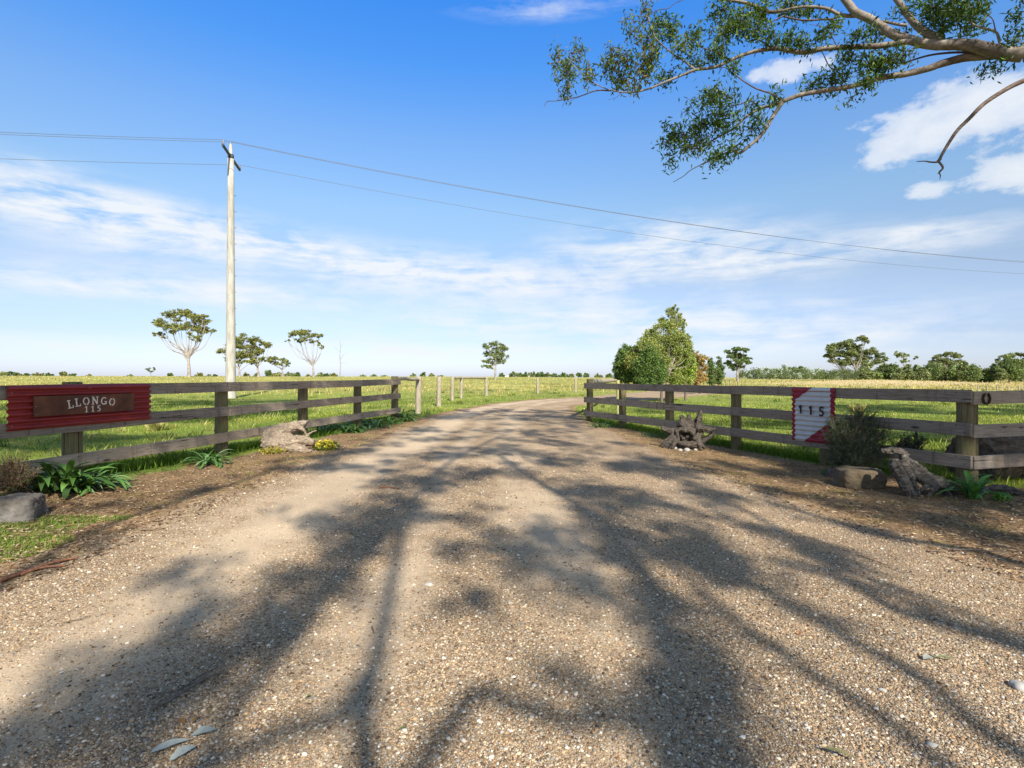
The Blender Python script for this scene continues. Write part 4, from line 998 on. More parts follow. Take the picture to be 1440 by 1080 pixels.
# ------------------------------------------------------------------ trees in the distance
def tree(name,Z,base,fork,blobs,pal,label,group=None,tr=.3,cat='tree',leafpx=1.05,dens=1.0,bark=PALEBARK,hollow=.55,limbs=True,cluster=9,aspect=.62,droop=.3,extra=()):
    """crown traced as clumps (px,py,rx,ry) in photo pixels, built in depth around the trunk"""
    if Z>100: tr*=.72
    K=Z/F; bx=(base[0]-CX)*K; bz=float(G(bx,Z)); bpy_=base[1]; root=empty(name,(bx,Z,bz)); tag(root,label,cat,group)
    toZ=lambda py:H+(YH-py)*K
    zoff=bz-toZ(bpy_)          # lets the trunk reach the ground
    fk=np.array([(fork[0]-CX)*K-bx,0,toZ(fork[1])-bz]); m=MB(); mt=MB()
    P,R=catmull([[0,0,-.3],[fk[0]*.2,0,fk[2]*.4],[fk[0]*.7,0,fk[2]*.75],fk],np.array([1.15,.9,.75,.62])*tr,4); tube(mt,P,R,9,bump=.06)
    xs=[q[0] for q in blobs]; wx=(max(xs)-min(xs) if xs else 1)*K+.01
    for (px,py,rx,ry) in blobs:
        dep=random.uniform(-.35,.35)*min(wx,rx*K*5)*.8
        c=np.array([(px-CX)*K-bx,dep,toZ(py)-bz]); r=np.array([rx*K,rx*K*.85,ry*K])
        ns=max(4,int(cluster*rx*ry/60*4)); sub=sph(ns)*r*(1.22 if Z>60 else 1.5)+c
        if limbs:
            mid=fk*.5+c*.5+np.array([random.uniform(-.1,.1)*wx,0,-abs(c[2]-fk[2])*.12]); mid[0]=fk[0]+(c[0]-fk[0])*.62
            P,R=catmull([fk*random.uniform(.78,1.0),fk*.75+c*.25+np.array([(c[0]-fk[0])*random.uniform(-.1,.12),0,-abs(c[2]-fk[2])*random.uniform(.0,.12)]),mid,c],[tr*.34,tr*.26,tr*.17,tr*.06],4); tube(mt,P,R,6,cap=False)
            for s_ in sub[:5]: P,R=catmull([mid*.4+c*.6,s_*.5+c*.5+rng.normal(0,.05,3),s_],[tr*.10,tr*.07,tr*.03],3); tube(mt,P,R,5,cap=False)
        lsz=leafpx*K
        for s_ in sub:
            rr=r.min()*random.uniform(.32,.66); nl=int(dens*48*random.uniform(.5,1.5))
            C=rng.normal(0,1,(nl,3))*np.array([rr*.62,rr*.62,rr*aspect*.62])+s_
            leaves(m,C,rng.uniform(.7,1.5,nl)*lsz*1.7,rng.uniform(.6,1.1,nl)*lsz*1.15,pick(pal,nl,.24)*2.1*random.uniform(.75,1.25),droop)
    for pts,r0 in extra:
        Pp=[[(a-CX)*K-bx,0,toZ(b)-bz] for a,b in pts]; P,R=catmull(Pp,np.linspace(r0,r0*.3,len(Pp)),4); tube(mt,P,R,6,cap=False)
    if m.n: o=m.build('crown',LEAF,None,False); o.parent=root
    o=mt.build('trunk',bark,None,True); o.parent=root
    return root
OL=[(.085,.10,.028),(.12,.12,.032),(.065,.08,.025),(.15,.13,.04),(.10,.12,.038)]
DG=[(.045,.072,.02),(.062,.095,.024),(.035,.055,.018),(.09,.125,.03)]
MG=[(.08,.10,.038),(.105,.125,.05),(.06,.08,.03),(.135,.145,.06)]
BG=[(.12,.17,.03),(.16,.20,.035),(.09,.13,.025),(.20,.23,.05)]
RU=[(.20,.11,.045),(.16,.11,.045),(.13,.13,.04),(.24,.13,.055)]
GG=[(.17,.20,.15),(.22,.25,.20),(.13,.16,.11),(.28,.31,.26)]
lg='scattered gum trees on the left paddock horizon'
tree('gum_tree',150,(266,530),(265,503),[(228,440,11,4),(244,437,12,4),(258,441,10,4),(271,445,11,4),(277,451,9,5),(288,445,6,3),(291,453,5,4),(228,453,9,4),(236,459,8,4),(247,460,11,5),(262,459,11,5),(276,461,10,5),(285,465,9,4),(297,464,4,3),(222,470,7,3),(231,475,3,2),(283,474,6,3),(244,466,5,3),(267,471,5,3),(250,450,7,3),(273,478,5,3)],OL,'tallest wide-crowned gum on the left horizon, left of the power pole',lg,.62,dens=1.15,cluster=8,extra=[([(263,500),(250,487),(238,480),(235,472)],.2)])
tree('gum_tree',165,(337,531),(336,518),[(314,494,6,4),(320,503,6,4),(325,485,8,6),(333,478,7,4),(340,487,8,5),(345,499,10,5),(331,500,6,5),(340,508,6,3)],OL,'dark gum standing directly behind the concrete pole',lg,.42,dens=1.1,extra=[([(337,522),(343,517),(350,512)],.12)])
tree('gum_tree',165,(363.5,531),(362,515),[(344,475,6,4),(354,480,6,4),(362,478,7,4),(372,484,7,4),(378,485,4,3),(350,499,9,5),(357,508,8,4),(368,495,6,4),(360,490,6,4),(372,505,4,3),(353,489,5,4)],OL,'gum just right of the concrete pole',lg,.5,dens=1.1)
tree('gum_tree',165,(398,531),(397,520),[(381,505,5,3.5),(388,504,6,3),(397,506,6,3),(404,510,5,3),(386,511,5,2.5),(394,512,5,2.5),(404,515,4,2)],OL,'small low-crowned gum between two taller gums at the left',lg,.34,dens=1.0)
tree('gum_tree',155,(441,531),(440,514),[(403,479,5,1.5),(410,470,6,3),(420,468,8,3.5),(429,468,9,4),(440,471,7,3),(448,472,5,3),(418,478,6,2.5),(430,477,7,3),(441,480,6,3),(449,483,3,2.5),(453,488,3,3)],OL,'umbrella-crowned gum with a bare lower trunk left of the dead tree',lg,.42,dens=1.15,extra=[([(438,510),(425,497),(412,487),(404,480)],.12),([(442,512),(450,498),(452,490)],.1)])
tree('dead_tree',155,(478,531),(479,515),[],OL,'thin leafless dead tree on the left horizon',None,.2,limbs=False,extra=[([(479,516),(478,500),(479,485),(477,478)],.12),([(479,505),(485,497),(491,496)],.05),([(479,495),(472,490),(470,487)],.04),([(479,511),(486,509),(488,513)],.05),([(478,489),(483,482)],.03)])
tree('sapling',175,(212.5,530),(212,525),[(208,519,2.5,2),(212,521,3,2.5),(216,519,2,2)],[(.10,.12,.07),(.07,.09,.05)],'tiny sapling alone on the horizon left of the tallest gum',None,.12,dens=.8)
tree('gum_tree',130,(696.5,532),(697,513),[(686,486,5,4),(694,484,6,4),(702,486,6,4),(709,490,5,4),(688,497,7,4),(699,495,8,5),(708,500,6,4),(684,507,5,3),(692,508,7,4),(703,508,5,4),(682,516,4,3),(689,516,5,3),(710,507,3,3),(697,502,6,4)],[(.07,.095,.035),(.10,.12,.045),(.14,.14,.04),(.05,.075,.03)],'lone upright gum in the centre of the horizon',None,.34,dens=.8,extra=[([(696,520),(690,516),(684,514)],.1)])
# near group behind the right fence
ng='small trees beside the bend of the drive behind the right fence'
tree('shade_tree',31,(879,560),(879,534),[(874,502,6,8),(881,495,6,7),(876,514,8,8),(887,508,7,10),(871,524,6,6),(883,526,9,8),(893,519,7,9),(869,512,4,6),(877,532,8,5),(890,533,7,5),(866,519,3,4)],DG+[(.07,.13,.03)],'dark green leafy tree at the left end of the group behind the right fence',ng,.07,leafpx=1.25,dens=1.0,bark=STICK,cluster=15,aspect=.9)
tree('shade_tree',29,(930.5,564),(930,537),[(910,516,7,8),(915,522,10,8),(922,528,9,8),(902,526,7,8),(912,502,8,9),(898,516,6,9),(928,520,8,10),(908,536,9,5),(920,538,8,4),(899,534,6,5)],DG+[(.06,.11,.02)],'dense dark green tree between the leftmost one and the pale-trunked gum',ng,.085,leafpx=1.25,dens=1.0,bark=STICK,cluster=15,aspect=.9)
tree('gum_tree',30,(937.5,562),(938,520),[(948,434,3,4),(944,440,6,5),(955,443,3,5),(934,450,6,4),(951,453,7,6),(961,461,3,5),(963,452,1.5,3),(925,459,6,5),(941,460,9,7),(916,467,6,5),(908,475,6,6),(923,475,9,7),(940,476,10,8),(957,473,8,7),(968,478,3,6),(901,485,6,6),(915,489,10,8),(935,492,10,8),(953,488,10,8),(966,486,5,8),(894,494,5,5),(902,500,7,7),(918,503,9,7),(945,506,10,8),(961,500,7,7),(932,510,8,6),(970,497,4,7),(950,520,9,6),(940,528,8,5),(957,532,8,5),(972,512,3,7),(888,500,5,5),(897,508,8,8),(888,512,6,7),(910,512,9,8),(925,516,9,8),(906,492,7,6),(884,506,4,5)],[(.12,.14,.035),(.085,.11,.03),(.16,.16,.045),(.17,.15,.05),(.10,.14,.03),(.13,.18,.035)],'tall pale-trunked olive gum rising above the group behind the right fence',ng,.095,leafpx=1.15,dens=.75,cluster=11,aspect=.9,extra=[([(938,520),(939,495),(940,470),(944,450)],.05),([(938,512),(946,500),(951,492)],.035)])
tree('shade_tree',31,(964,560),(964,537),[(960,505,7,8),(967,498,5,8),(966,515,8,9),(956,520,8,8),(971,524,5,8),(948,528,8,7),(962,532,9,6),(972,508,4,8),(943,517,5,7),(950,536,7,4),(969,535,5,4)],BG,'bright lime green tree right of the pale-trunked gum',ng,.075,leafpx=1.25,dens=.85,bark=STICK,cluster=13,aspect=.9)
tree('shade_tree',42,(984,552),(984,540),[(980,501,4,5),(987,506,5,6),(979,514,6,7),(989,519,4,7),(982,528,6,6),(977,523,4,6),(988,532,5,5),(980,537,5,4)],RU+[(.20,.2,.05)],'russet orange-leaved small tree in the group behind the right fence',ng,.08,leafpx=1.1,dens=.9,bark=STICK,cluster=13,aspect=.9)
tree('shade_tree',48,(1001,549),(1001,541),[(999,508,3,4),(1000,516,4.5,6),(1002,525,5,6),(1000,533,5,5),(1003,539,3,3),(996,522,3,5)],DG+MG[:1],'narrow dark green tree just right of the russet tree',ng,.09,leafpx=1.05,dens=1.0,bark=STICK,cluster=16,aspect=.9)
tree('shade_tree',50,(1011,548),(1011,541),[(1010,507,3,4),(1013,515,4,6),(1011,524,5,6),(1013,533,4.5,5),(1008,538,3,3)],DG+MG[:1],'rightmost narrow dark tree, next to the wide gum farther away',ng,.09,leafpx=1.05,dens=1.0,bark=STICK,cluster=16,aspect=.9)
rg='gum trees above the scrub on the right horizon'
tree('gum_tree',120,(1037,534),(1037,521),[(1026,494,5,3),(1034,491,7,3),(1043,493,7,3),(1024,501,5,3),(1033,499,7,4),(1044,501,7,4),(1053,504,5,3),(1027,510,5,3.5),(1038,508,7,4),(1050,510,5,3),(1029,517,4,3),(1044,515,5,3),(1036,515,4,3)],DG+MG[:2],'round-crowned gum right of the near tree group',rg,.4,dens=2.0)
tree('gum_tree',140,(1188,535),(1187,522),[(1165,492,5,4),(1172,488,6,4),(1180,486,7,4),(1188,484,6,3.5),(1170,498,6,4),(1180,496,7,4),(1176,506,6,4),(1184,510,6,4),(1190,500,6,5),(1164,499,3,3)],MG,'left one of the two big gums standing before the scrub on the right',rg,.42,dens=2.0)
tree('gum_tree',138,(1204.5,536),(1204,520),[(1200,479,7,3.5),(1210,476,7,3),(1218,479,5,3),(1197,487,8,4),(1209,488,8,4),(1202,497,9,5),(1214,498,8,5),(1197,508,8,5),(1210,508,8,5),(1222,505,6,4),(1225,494,6,4),(1234,499,6,4),(1240,504,5,3),(1231,508,6,4),(1218,513,5,4)],MG+OL[:1],'right and taller one of the two big gums standing before the scrub on the right',rg,.6,dens=2.0)
tree('gum_tree',165,(1272,530),(1272,515),[(1263,498,4,3),(1270,499,5,3),(1278,500,5,3),(1283,503,3,2),(1268,506,4,2.5),(1276,508,4,2.5)],MG,'small gum crown poking above the scrub',rg,.35,dens=1.1)
tree('gum_tree',145,(1330,533),(1330,516),[(1312,503,5,3),(1321,499,7,3),(1332,498,7,3),(1343,501,6,3),(1350,508,5,3),(1311,510,5,3),(1321,508,7,4),(1333,508,8,4),(1344,511,6,3),(1325,515,6,3.5),(1338,516,6,3.5),(1354,514,3,2)],MG+OL[:1],'umbrella-shaped gum above the scrub on the right',rg,.5,dens=2.0)
tree('gum_tree',135,(1427,532),(1427,519),[(1407,507,4,3),(1413,502,5,3),(1421,500,6,3),(1431,499,6,3),(1440,502,6,3),(1410,512,4,3),(1420,508,6,3),(1432,508,6,3.5),(1441,512,5,3.5),(1450,506,5,4)],MG,'pale-limbed gum at the right edge of the photo',rg,.5,dens=2.0,extra=[([(1427,522),(1418,512),(1413,505)],.16),([(1427,520),(1436,510),(1440,503)],.16)])
ORD=['first','second','third','fourth','fifth','sixth','seventh','eighth','ninth','tenth','eleventh','twelfth','thirteenth','fourteenth','fifteenth','sixteenth','seventeenth','eighteenth','nineteenth','twentieth','twenty-first','twenty-second','twenty-third','twenty-fourth','twenty-fifth','twenty-sixth','twenty-seventh','twenty-eighth']
def bushrow(spec,Z,pal,lab,group,name,tr=.2,dens=1.0,leafpx=1.2):
    spec=[(a_,b_-(1.6 if Z>300 else random.uniform(-2,3)),c_,d_*(1.0 if Z>300 else random.uniform(.8,1.15))) for a_,b_,c_,d_ in spec]
    for k,(px,yt,yb,rx) in enumerate(spec):
        cy=(yt+yb)/2; ry=(yb-yt)/2; bs=[(px,cy,rx*.8,ry*.6),(px-rx*.45,cy+ry*.2,rx*.5,ry*.5),(px+rx*.45,cy+ry*.15,rx*.5,ry*.5),(px+rx*.1,yt+ry*.45,rx*.5,ry*.35)]
        pl_=pal[k%len(pal)] if isinstance(pal[0],list) else pal
        tree(name,Z*random.uniform(.96,1.04),(px,yb),(px,yb-ry*.6),bs,pl_,lab%ORD[k],group,tr,leafpx=leafpx,dens=dens,limbs=False,cluster=9,aspect=.9,cat='tree' if 'tree' in name else 'bush')
bushrow([(706,526,532,4),(722,524.5,532,6),(731,525,532,5),(739,525.5,532,4),(748,524,532,6),(756,525,532,4),(762,524.5,532,4),(770,526,532,5),(779,526.5,532,5),(792,526,532,7),(803,527,532,5),(814,525,532,4),(824,526,532,4),(842,527,532.5,6),(856,527.5,532.5,5)],430,[DG,MG,DG],'%s tree from left in the far dark row beyond the lone centre gum','trees of the far dark row in the centre','far_tree',.5)
bushrow([(182,528,531,4),(240,526,531,4),(280,525.5,531.5,5),(293,528,531.5,4),(303,528,531.5,6),(347,526,532,6),(361,527,532,4),(377,521.5,532,5),(391,524.5,532,7),(406,525,532,6),(419,524.5,532,6),(434,528,532,4),(450,526,532,6),(458,526.5,532,5),(468,526,532,6),(510,528.5,532,5),(525,528,532,5),(540,529,532,5),(581,526,532,4),(595,524,532,4),(607,526.5,532,4),(619,529,532,5)],330,[MG,DG,OL],'%s low bush from left along the left paddock horizon','low bushes along the left paddock horizon','far_bush',.25)
bushrow([(4,524,529.5,6),(14,523.5,529.5,7),(24,525,529.5,4),(36,526.5,529.5,6),(55,525.5,529.5,9),(68,526,529.5,6),(90,524,529.5,7),(102,526.5,529.5,6),(125,528,530.5,5)],320,[OL,DG],'%s tree from the left edge on the horizon above the red sign','trees on the horizon above the red sign','far_tree',.3)
bushrow([(1054,519,534,7),(1067,514,534,8),(1079,515,534,8),(1090,517,534,8),(1101,516,534,9),(1113,518,534,8),(1124,516.5,534,8),(1135,517,534,9),(1148,519.5,534,8),(1158,522,534,7),(1170,522,535,6)],215,[DG,GG,GG,DG,GG,MG],'%s tree from left in the dense belt behind the small white shed','trees of the belt behind the white shed','far_tree',.3,1.25)
bushrow([(1060,521,536,7),(1082,519,536,7),(1106,520,536,8),(1120,522,536,7)],195,[GG],'%s silvery grey-green bush from the left before the belt behind the shed','silvery bushes before the far belt','far_bush',.2,1.2)
sp=[]; x=1217
while x<1450:
    sp.append((x,509+random.choice([-4,-1,2,5,8,10])+random.uniform(-1.5,1.5),538.5,random.uniform(6,11))); x+=random.uniform(9.5,13)
sp=sp[:26]
bushrow(sp,105,[MG,BG[:1]+MG[:3],MG,DG[:2]+MG[:2],MG+[(.16,.19,.09)]],'%s bush from the left in the scrub belt along the right paddock edge','bushes of the right scrub belt','scrub_bush',.14,1.5,1.45)
# denser mass behind
m=MB()
for k in range(300):
    px=random.uniform(1040,1470); Z=random.uniform(185,215) if px<1180 else random.uniform(112,135); K=Z/F
    yt=random.uniform(522,532) if px<1180 else random.uniform(521,533); r=random.uniform(5,8)*K; c=np.array([(px-CX)*K,Z,H+(YH-yt)*K]); nl=150
    C=sph(nl)*np.array([r,r,r*.85])+c; C[:,2]=np.maximum(C[:,2],G(C[:,0],C[:,1])); leaves(m,C,rng.uniform(.8,1.6,nl)*K*1.5,rng.uniform(.6,1.2,nl)*K*1.0,pick(MG+DG[:2],nl)*random.uniform(1.1,1.9),.3)
tag(m.build('scrub',LEAF,None,False),'mass of dark scrub filling in behind the right-hand bush belts','scrub',kind='stuff')
# distant buildings
for px,py,w,h,l in((1070,534.5,8,1.9,'small white shed at the foot of the far tree belt'),(712,532,6,1.8,'tiny white farm building left of the far dark tree row'),(742,532,5,1.6,'tiny white farm building among the far dark tree row')):
    Z=200 if px>1000 else 420; K=Z/F; xx=(px-CX)*K; zz=float(G(xx,Z)); e=empty('farm_shed',(xx,Z,zz)); tag(e,l,'shed')
    wd2=w*K; hh=h*K*1.3; m=MB(); box(m,(0,0,hh/2),(wd2,wd2*.6,hh)); o=m.build('wall',WALLP,None,False); o.parent=e
    m=MB(); r=wd2/2+.2; dpt=wd2*.3+.2; rh=hh*.4; V=[[-r,-dpt,hh],[r,-dpt,hh],[r,dpt,hh],[-r,dpt,hh],[-r,0,hh+rh],[r,0,hh+rh]]; V=np.array(V)+np.array([0,0,.02]); m.add(V,[[0,1,5,4],[2,3,4,5]]); m.add(V,[[0,4,3],[1,2,5]]); o=m.build('roof',ROOFM,None,False); o.parent=e
    m=MB(); box(m,(wd2*.1,-wd2*.3-.03,hh*.42),(wd2*.2,.04,hh*.8)); o=m.build('door',ROOFM,None,False); o.parent=e

# ------------------------------------------------------------------ the big overhanging gum
def c6(x,y): return (760+x/4.235,y/4.235)
def c7(x,y): return (1100+x/4.235,y/4.235)
def depth(px,py): return 11.4-2.9*np.clip((px-760)/700,0,1.05)-.002*(py-120)
limbsm=MB(); foli=MB(); twm=MB(); deadm=MB()
def P3(px,py,dz=0): Z=depth(px,py)+dz; return at(px,Z,py)
def limb(pts,r,fn,dz=0,tip=None,wob=.0,mbx=None):
    P=[P3(*fn(*p),dz) for p in pts]; R=np.linspace(r[0],r[1],len(P)) if len(r)==2 else np.interp(np.linspace(0,1,len(P)),np.linspace(0,1,len(r)),r)
    P=np.array(P); n=len(P); P[:,1]+=np.cumsum(rng.normal(0,wob,n))
    Q,RR=catmull(P,R,5); tube(mbx or (limbsm if r[0]>.02 else twm),Q,RR,12 if r[0]>.05 else 7,bump=.035); return Q
PXM=8.8/F/4.235                                  # metres per crop pixel near the right edge
trunk_top=np.array([12.2,5.4,6.0])
e0=P3(*c7(1440,325)); 
tb=onG(12.6,4.6)
Q,RR=catmull([tb-np.array([0,0,.3]),tb+np.array([0,0,.5]),tb+np.array([-.1,.1,2.6]),tb+np.array([-.3,.3,4.4]),[11.6,5.2,5.7],[10.2,6.6,6.15],e0],[.62,.48,.42,.38,.24,.17,.115],6); tube(limbsm,Q,RR,18,bump=.03)
limb([(1440,325),(1300,312),(1150,275),(1040,265),(900,268),(780,243),(660,205),(600,165),(520,112),(440,75),(400,30),(360,-25),(300,-120),(220,-260)],[.115,.075,.068,.06],c7)
limb([(1330,322),(1200,332),(1080,345),(940,382),(880,405),(740,440),(580,465),(430,510),(250,540),(110,565),(0,605)],[.075,.060,.045,.038],c7,.15)
limb([(1440,608),(1380,625),(1300,650),(1220,700),(1160,760),(1050,820),(960,880),(900,885)],[.034,.012],c6,.15)
limb([(1440,612),(1380,700),(1340,770),(1290,830),(1230,880),(1190,910),(1160,900),(1120,905)],[.036,.022],c6,.1)
limb([(1130,900),(1060,930),(990,965),(900,1010),(850,1050),(790,1085)],[.014,.005],c6,.1)
limb([(830,252),(760,248),(680,258),(560,275),(400,280),(250,290),(120,312),(0,292)],[.055,.045,.042],c7,-.05)
limb([(1440,292),(1380,290),(1260,310),(1150,350),(1040,400),(930,415),(850,445),(740,490),(640,530),(540,550),(430,540),(330,500),(250,440),(190,370),(170,300)],[.042,.03,.022,.01,.004],c6)
limb([(420,540),(330,540),(230,575),(100,600),(40,605),(20,640)],[.015,.009,.004],c6)
limb([(100,600),(110,560),(90,545)],[.005,.002],c6); limb([(480,555),(450,580),(400,595)],[.006,.002],c6); limb([(230,578),(180,600),(140,610)],[.004,.002],c6)
limb([(460,90),(400,95),(340,85),(260,50),(150,40),(60,50),(0,65)],[.04,.03,.022],c7,.1)
limb([(1440,62),(1370,70),(1290,40),(1200,12),(1050,-8)],[.036,.03],c6,.1)
limb([(345,95),(300,112),(250,115),(120,120),(0,95)],[.02,.014],c7,.15); limb([(1440,100),(1340,140),(1230,130)],[.012,.006],c6,.15)
limb([(950,245),(850,190),(790,140),(740,80),(700,20),(660,-40),(600,-150)],[.07,.055,.05],c7,.1)
limb([(745,152),(690,145),(600,125)],[.028,.022],c7,.1)
limb([(1300,280),(1290,230),(1270,190),(1190,165),(1130,140),(1120,80),(1080,20),(1060,-30)],[.022,.018,.01],c7,.1)
limb([(1270,180),(1250,110),(1200,80)],[.01,.005],c7,.1)
limb([(1062,240),(1060,160),(1040,100),(1070,40)],[.014,.006],c7,.1)
limb([(920,415),(850,360),(800,330),(740,280),(690,230),(650,150),(640,100),(580,95),(500,70)],[.022,.014,.008,.004],c6)
limb([(640,95),(700,60),(760,50),(800,20),(850,0)],[.008,.006],c6); limb([(1110,345),(1040,310),(960,280),(900,230)],[.014,.006],c6)
limb([(1440,600),(1380,560),(1290,530),(1220,490),(1150,440),(1090,400),(1060,440)],[.018,.012,.006],c6,.15)
limb([(1310,645),(1250,600),(1190,620),(1100,635),(1020,640),(960,620)],[.014,.01,.005],c6,.1)
limb([(1380,290),(1340,260),(1290,235),(1240,245)],[.016,.01],c6); limb([(380,500),(330,430),(280,395),(240,315),(200,270)],[.013,.007],c7,.1)
limb([(320,265),(290,210),(240,160),(160,145)],[.009,.004],c7)
limb([(1180,318),(1040,312),(900,325),(800,350),(740,370),(640,380)],[.02,.012],c7,.12)
# dead hanging branch with its forked broken end
dz_=-1.6
limb([(1700,400),(1560,440),(1440,480),(1320,540),(1200,620),(1110,710),(1040,780),(980,870),(930,960)],[.036,.030,.024,.018],c7,dz_,mbx=deadm)
limb([(945,945),(925,965),(880,965),(850,960),(800,962)],[.014,.011,.005],c7,dz_,mbx=deadm); limb([(925,955),(950,985),(955,1005),(935,1025),(942,1045),(938,1068)],[.015,.014,.009,.004],c7,dz_,mbx=deadm); limb([(945,1020),(925,1035)],[.009,.004],c7,dz_,mbx=deadm)
CL6=[(110,330,50,50),(210,310,60,50),(150,430,80,90),(160,520,50,40),(270,440,60,60),(430,340,70,80),(500,350,70,60),(470,450,100,70),(600,430,80,90),(650,350,90,90),(640,240,70,60),(700,150,90,60),(620,50,40,60),(780,180,100,60),(860,250,90,60),(920,200,60,60),(1000,330,110,50),(940,375,70,35),(1080,60,100,60),(1080,180,80,70),(1160,130,90,70),(1250,90,100,60),(1300,180,80,60),(1390,220,70,50),(1080,280,50,50),(790,420,40,30),(520,110,40,20),(560,180,60,40),(720,470,80,30),
 (1010,560,80,55),(1120,580,60,50),(1080,680,120,55),(960,740,120,60),(860,800,110,60),(760,850,80,45),(920,860,100,60),(1080,760,80,50),(1050,930,110,50),(1150,880,60,40),(1250,770,80,40),(770,950,40,40),(990,600,60,40),(890,640,30,30),(1260,620,50,40),(1400,580,50,40),(1310,700,50,40),(760,740,20,20),(1200,150,60,80),(1340,60,80,60),(1150,400,60,40),(560,520,70,20)]
CL7=[(60,30,80,40),(150,60,100,50),(300,160,60,40),(240,190,50,40),(80,240,90,40),(150,265,70,30),(20,240,40,40),(460,200,90,45),(560,220,60,40),(400,340,90,60),(520,390,110,60),(640,360,100,60),(720,330,80,35),(520,460,70,40),(300,500,70,40),(160,510,80,35),(230,455,40,30),(340,450,60,40),(900,50,100,60),(1000,90,90,80),(1100,60,80,80),(960,150,60,60),(1140,130,60,60),(1100,205,40,25),(1180,30,60,40),(820,20,80,30),(1390,110,50,35),(1380,245,90,35),(1270,390,80,25),(420,575,18,14),(1430,10,40,20),(740,190,40,20),(450,560,30,10),(20,20,60,40),(680,70,30,20),(1000,20,120,40)]
GL=[(.045,.10,.022),(.065,.13,.028),(.035,.078,.02),(.09,.16,.03),(.13,.20,.04)]
def clump(c,r,n,pal,L=.115,W=.032,twig=True,droop=.9,tgt=None):
    tw=max(2,int(n/9)); S=sph(tw)*r+c
    for s_ in S:
        k=9; C=s_+rng.normal(0,1,(k,3))*np.array([.06,.06,.085])+np.array([0,0,-.03]); 
        leaves(tgt or foli,C,rng.uniform(.6,1.25,k)*L,rng.uniform(.7,1.3,k)*W,pick(pal,k,.25),droop)
    if twig:
        for s_ in S[::2]:
            mid=(s_+c)/2+rng.normal(0,.04,3); Q,R_=catmull([c,mid,s_],[.0065,.0045,.002],3); tube(twm,Q,R_,4,cap=False)
for CLs,fn in((CL6,c6),(CL7,c7)):
    for (x,y,rx,ry) in CLs:
        px,py=fn(x,y); Z=depth(px,py)+random.uniform(-.25,.35); K=Z/F/4.235
        c=at(px,Z,py); r=np.array([rx*K*.95,.28,ry*K*.95]); n=int(rx*ry*.040)+22
        pal=GL if random.random()<.82 else [(.11,.17,.03),(.16,.21,.045),(.08,.13,.03)]
        if fn is c6 and x<700 and y<600: pal=[(.10,.16,.03),(.14,.19,.04),(.07,.12,.028),(.17,.13,.05),(.07,.13,.03)]
        clump(c,r,n,pal)
# --- the rest of the crown, overhead and behind the camera: what throws the shade on the drive
def back(px,py,h,z0=0.0):
    g=gp(px,py) if z0==0 else at(px,z0[0],py); hh=h-g[2]
    return np.array([g[0]-SD[0]*COT*hh,g[1]-SD[1]*COT*hh,h])
def backW(x,y,z,h): hh=h-z; return np.array([x-SD[0]*COT*hh,y-SD[1]*COT*hh,h])
SL=[]
def slimb(pts,h0,h1,r0,r1,wob=.15):
    n=len(pts); hs=np.linspace(h0,h1,n); P=np.array([back(*p,h) for p,h in zip(pts,hs)]); Q,R_=catmull(P,np.linspace(r0,r1,n),6); tube(limbsm,Q,R_,9,bump=.04); SL.append(Q); return Q
def sleaf(pts,h,wid,dens,n=None,hv=.5):
    """leaf sprays along a stroke; wid in metres"""
    P=[gp(*p) for p in pts]; P,_=catmull(P,None,8); L=np.linalg.norm(np.diff(P,axis=0),axis=1).sum(); k=max(2,int(L*max(wid,.25)*dens*1.45))
    last=None
    for i in range(k):
        q=P[random.randrange(len(P))]+np.array([random.gauss(0,wid/2.4),random.gauss(0,wid/2.4),0]); hh=h+random.uniform(-hv,hv)
        if fbm(q[0]*2.6+3,q[1]*1.6,3)<.385: continue
        c=backW(q[0],q[1],0,hh)
        C=c+rng.normal(0,1,(34,3))*np.array([.085,.085,.09]); leaves(foli,C,rng.uniform(.09,.14,34),rng.uniform(.030,.045,34),pick(GL,34,.25),.9)
        if i%3==0:
            d=np.array([1.0,-.2,-.3])+rng.normal(0,.5,3); Q,R_=catmull([c,c+d*.25,c+d*.5],[.003,.005,.007],3); tube(twm,Q,R_,4,cap=False)
# limbs
slimb([(520,1190),(514,1080),(512,1010),(528,930),(542,860),(556,790),(568,740),(592,690),(640,645),(700,615)],8.0,9.2,.065,.03)
slimb([(200,1130),(330,1061),(403,1027),(476,1005),(515,948)],8.0,8.2,.045,.05)
slimb([(560,1130),(590,1078),(640,1010),(672,973),(720,990),(780,1010),(850,1014),(905,1008),(960,1040)],7.4,7.9,.050,.040)
slimb([(250,1130),(330,1000),(420,880),(500,795),(560,735)],8.5,9.0,.05,.04)
slimb([(960,1180),(970,1080),(960,980),(930,880),(900,800),(840,730),(760,680),(700,640)],7.8,9,.10,.04)
slimb([(1360,1110),(1243,1013),(1160,960),(1043,880),(960,810),(880,750)],8,8.8,.05,.03)
slimb([(1440,1070),(1360,1013),(1293,953),(1210,910),(1120,860),(1000,790),(920,740)],8,8.8,.055,.03)
slimb([(1440,917),(1343,880),(1260,860),(1193,817),(1133,770),(1050,720),(960,690)],8,8.8,.06,.03)
slimb([(1440,795),(1360,773),(1260,757),(1160,730),(1060,700)],8,8.6,.08,.03)
slimb([(-60,850),(0,826),(130,748),(300,690),(420,650)],8.5,9.5,.05,.03)
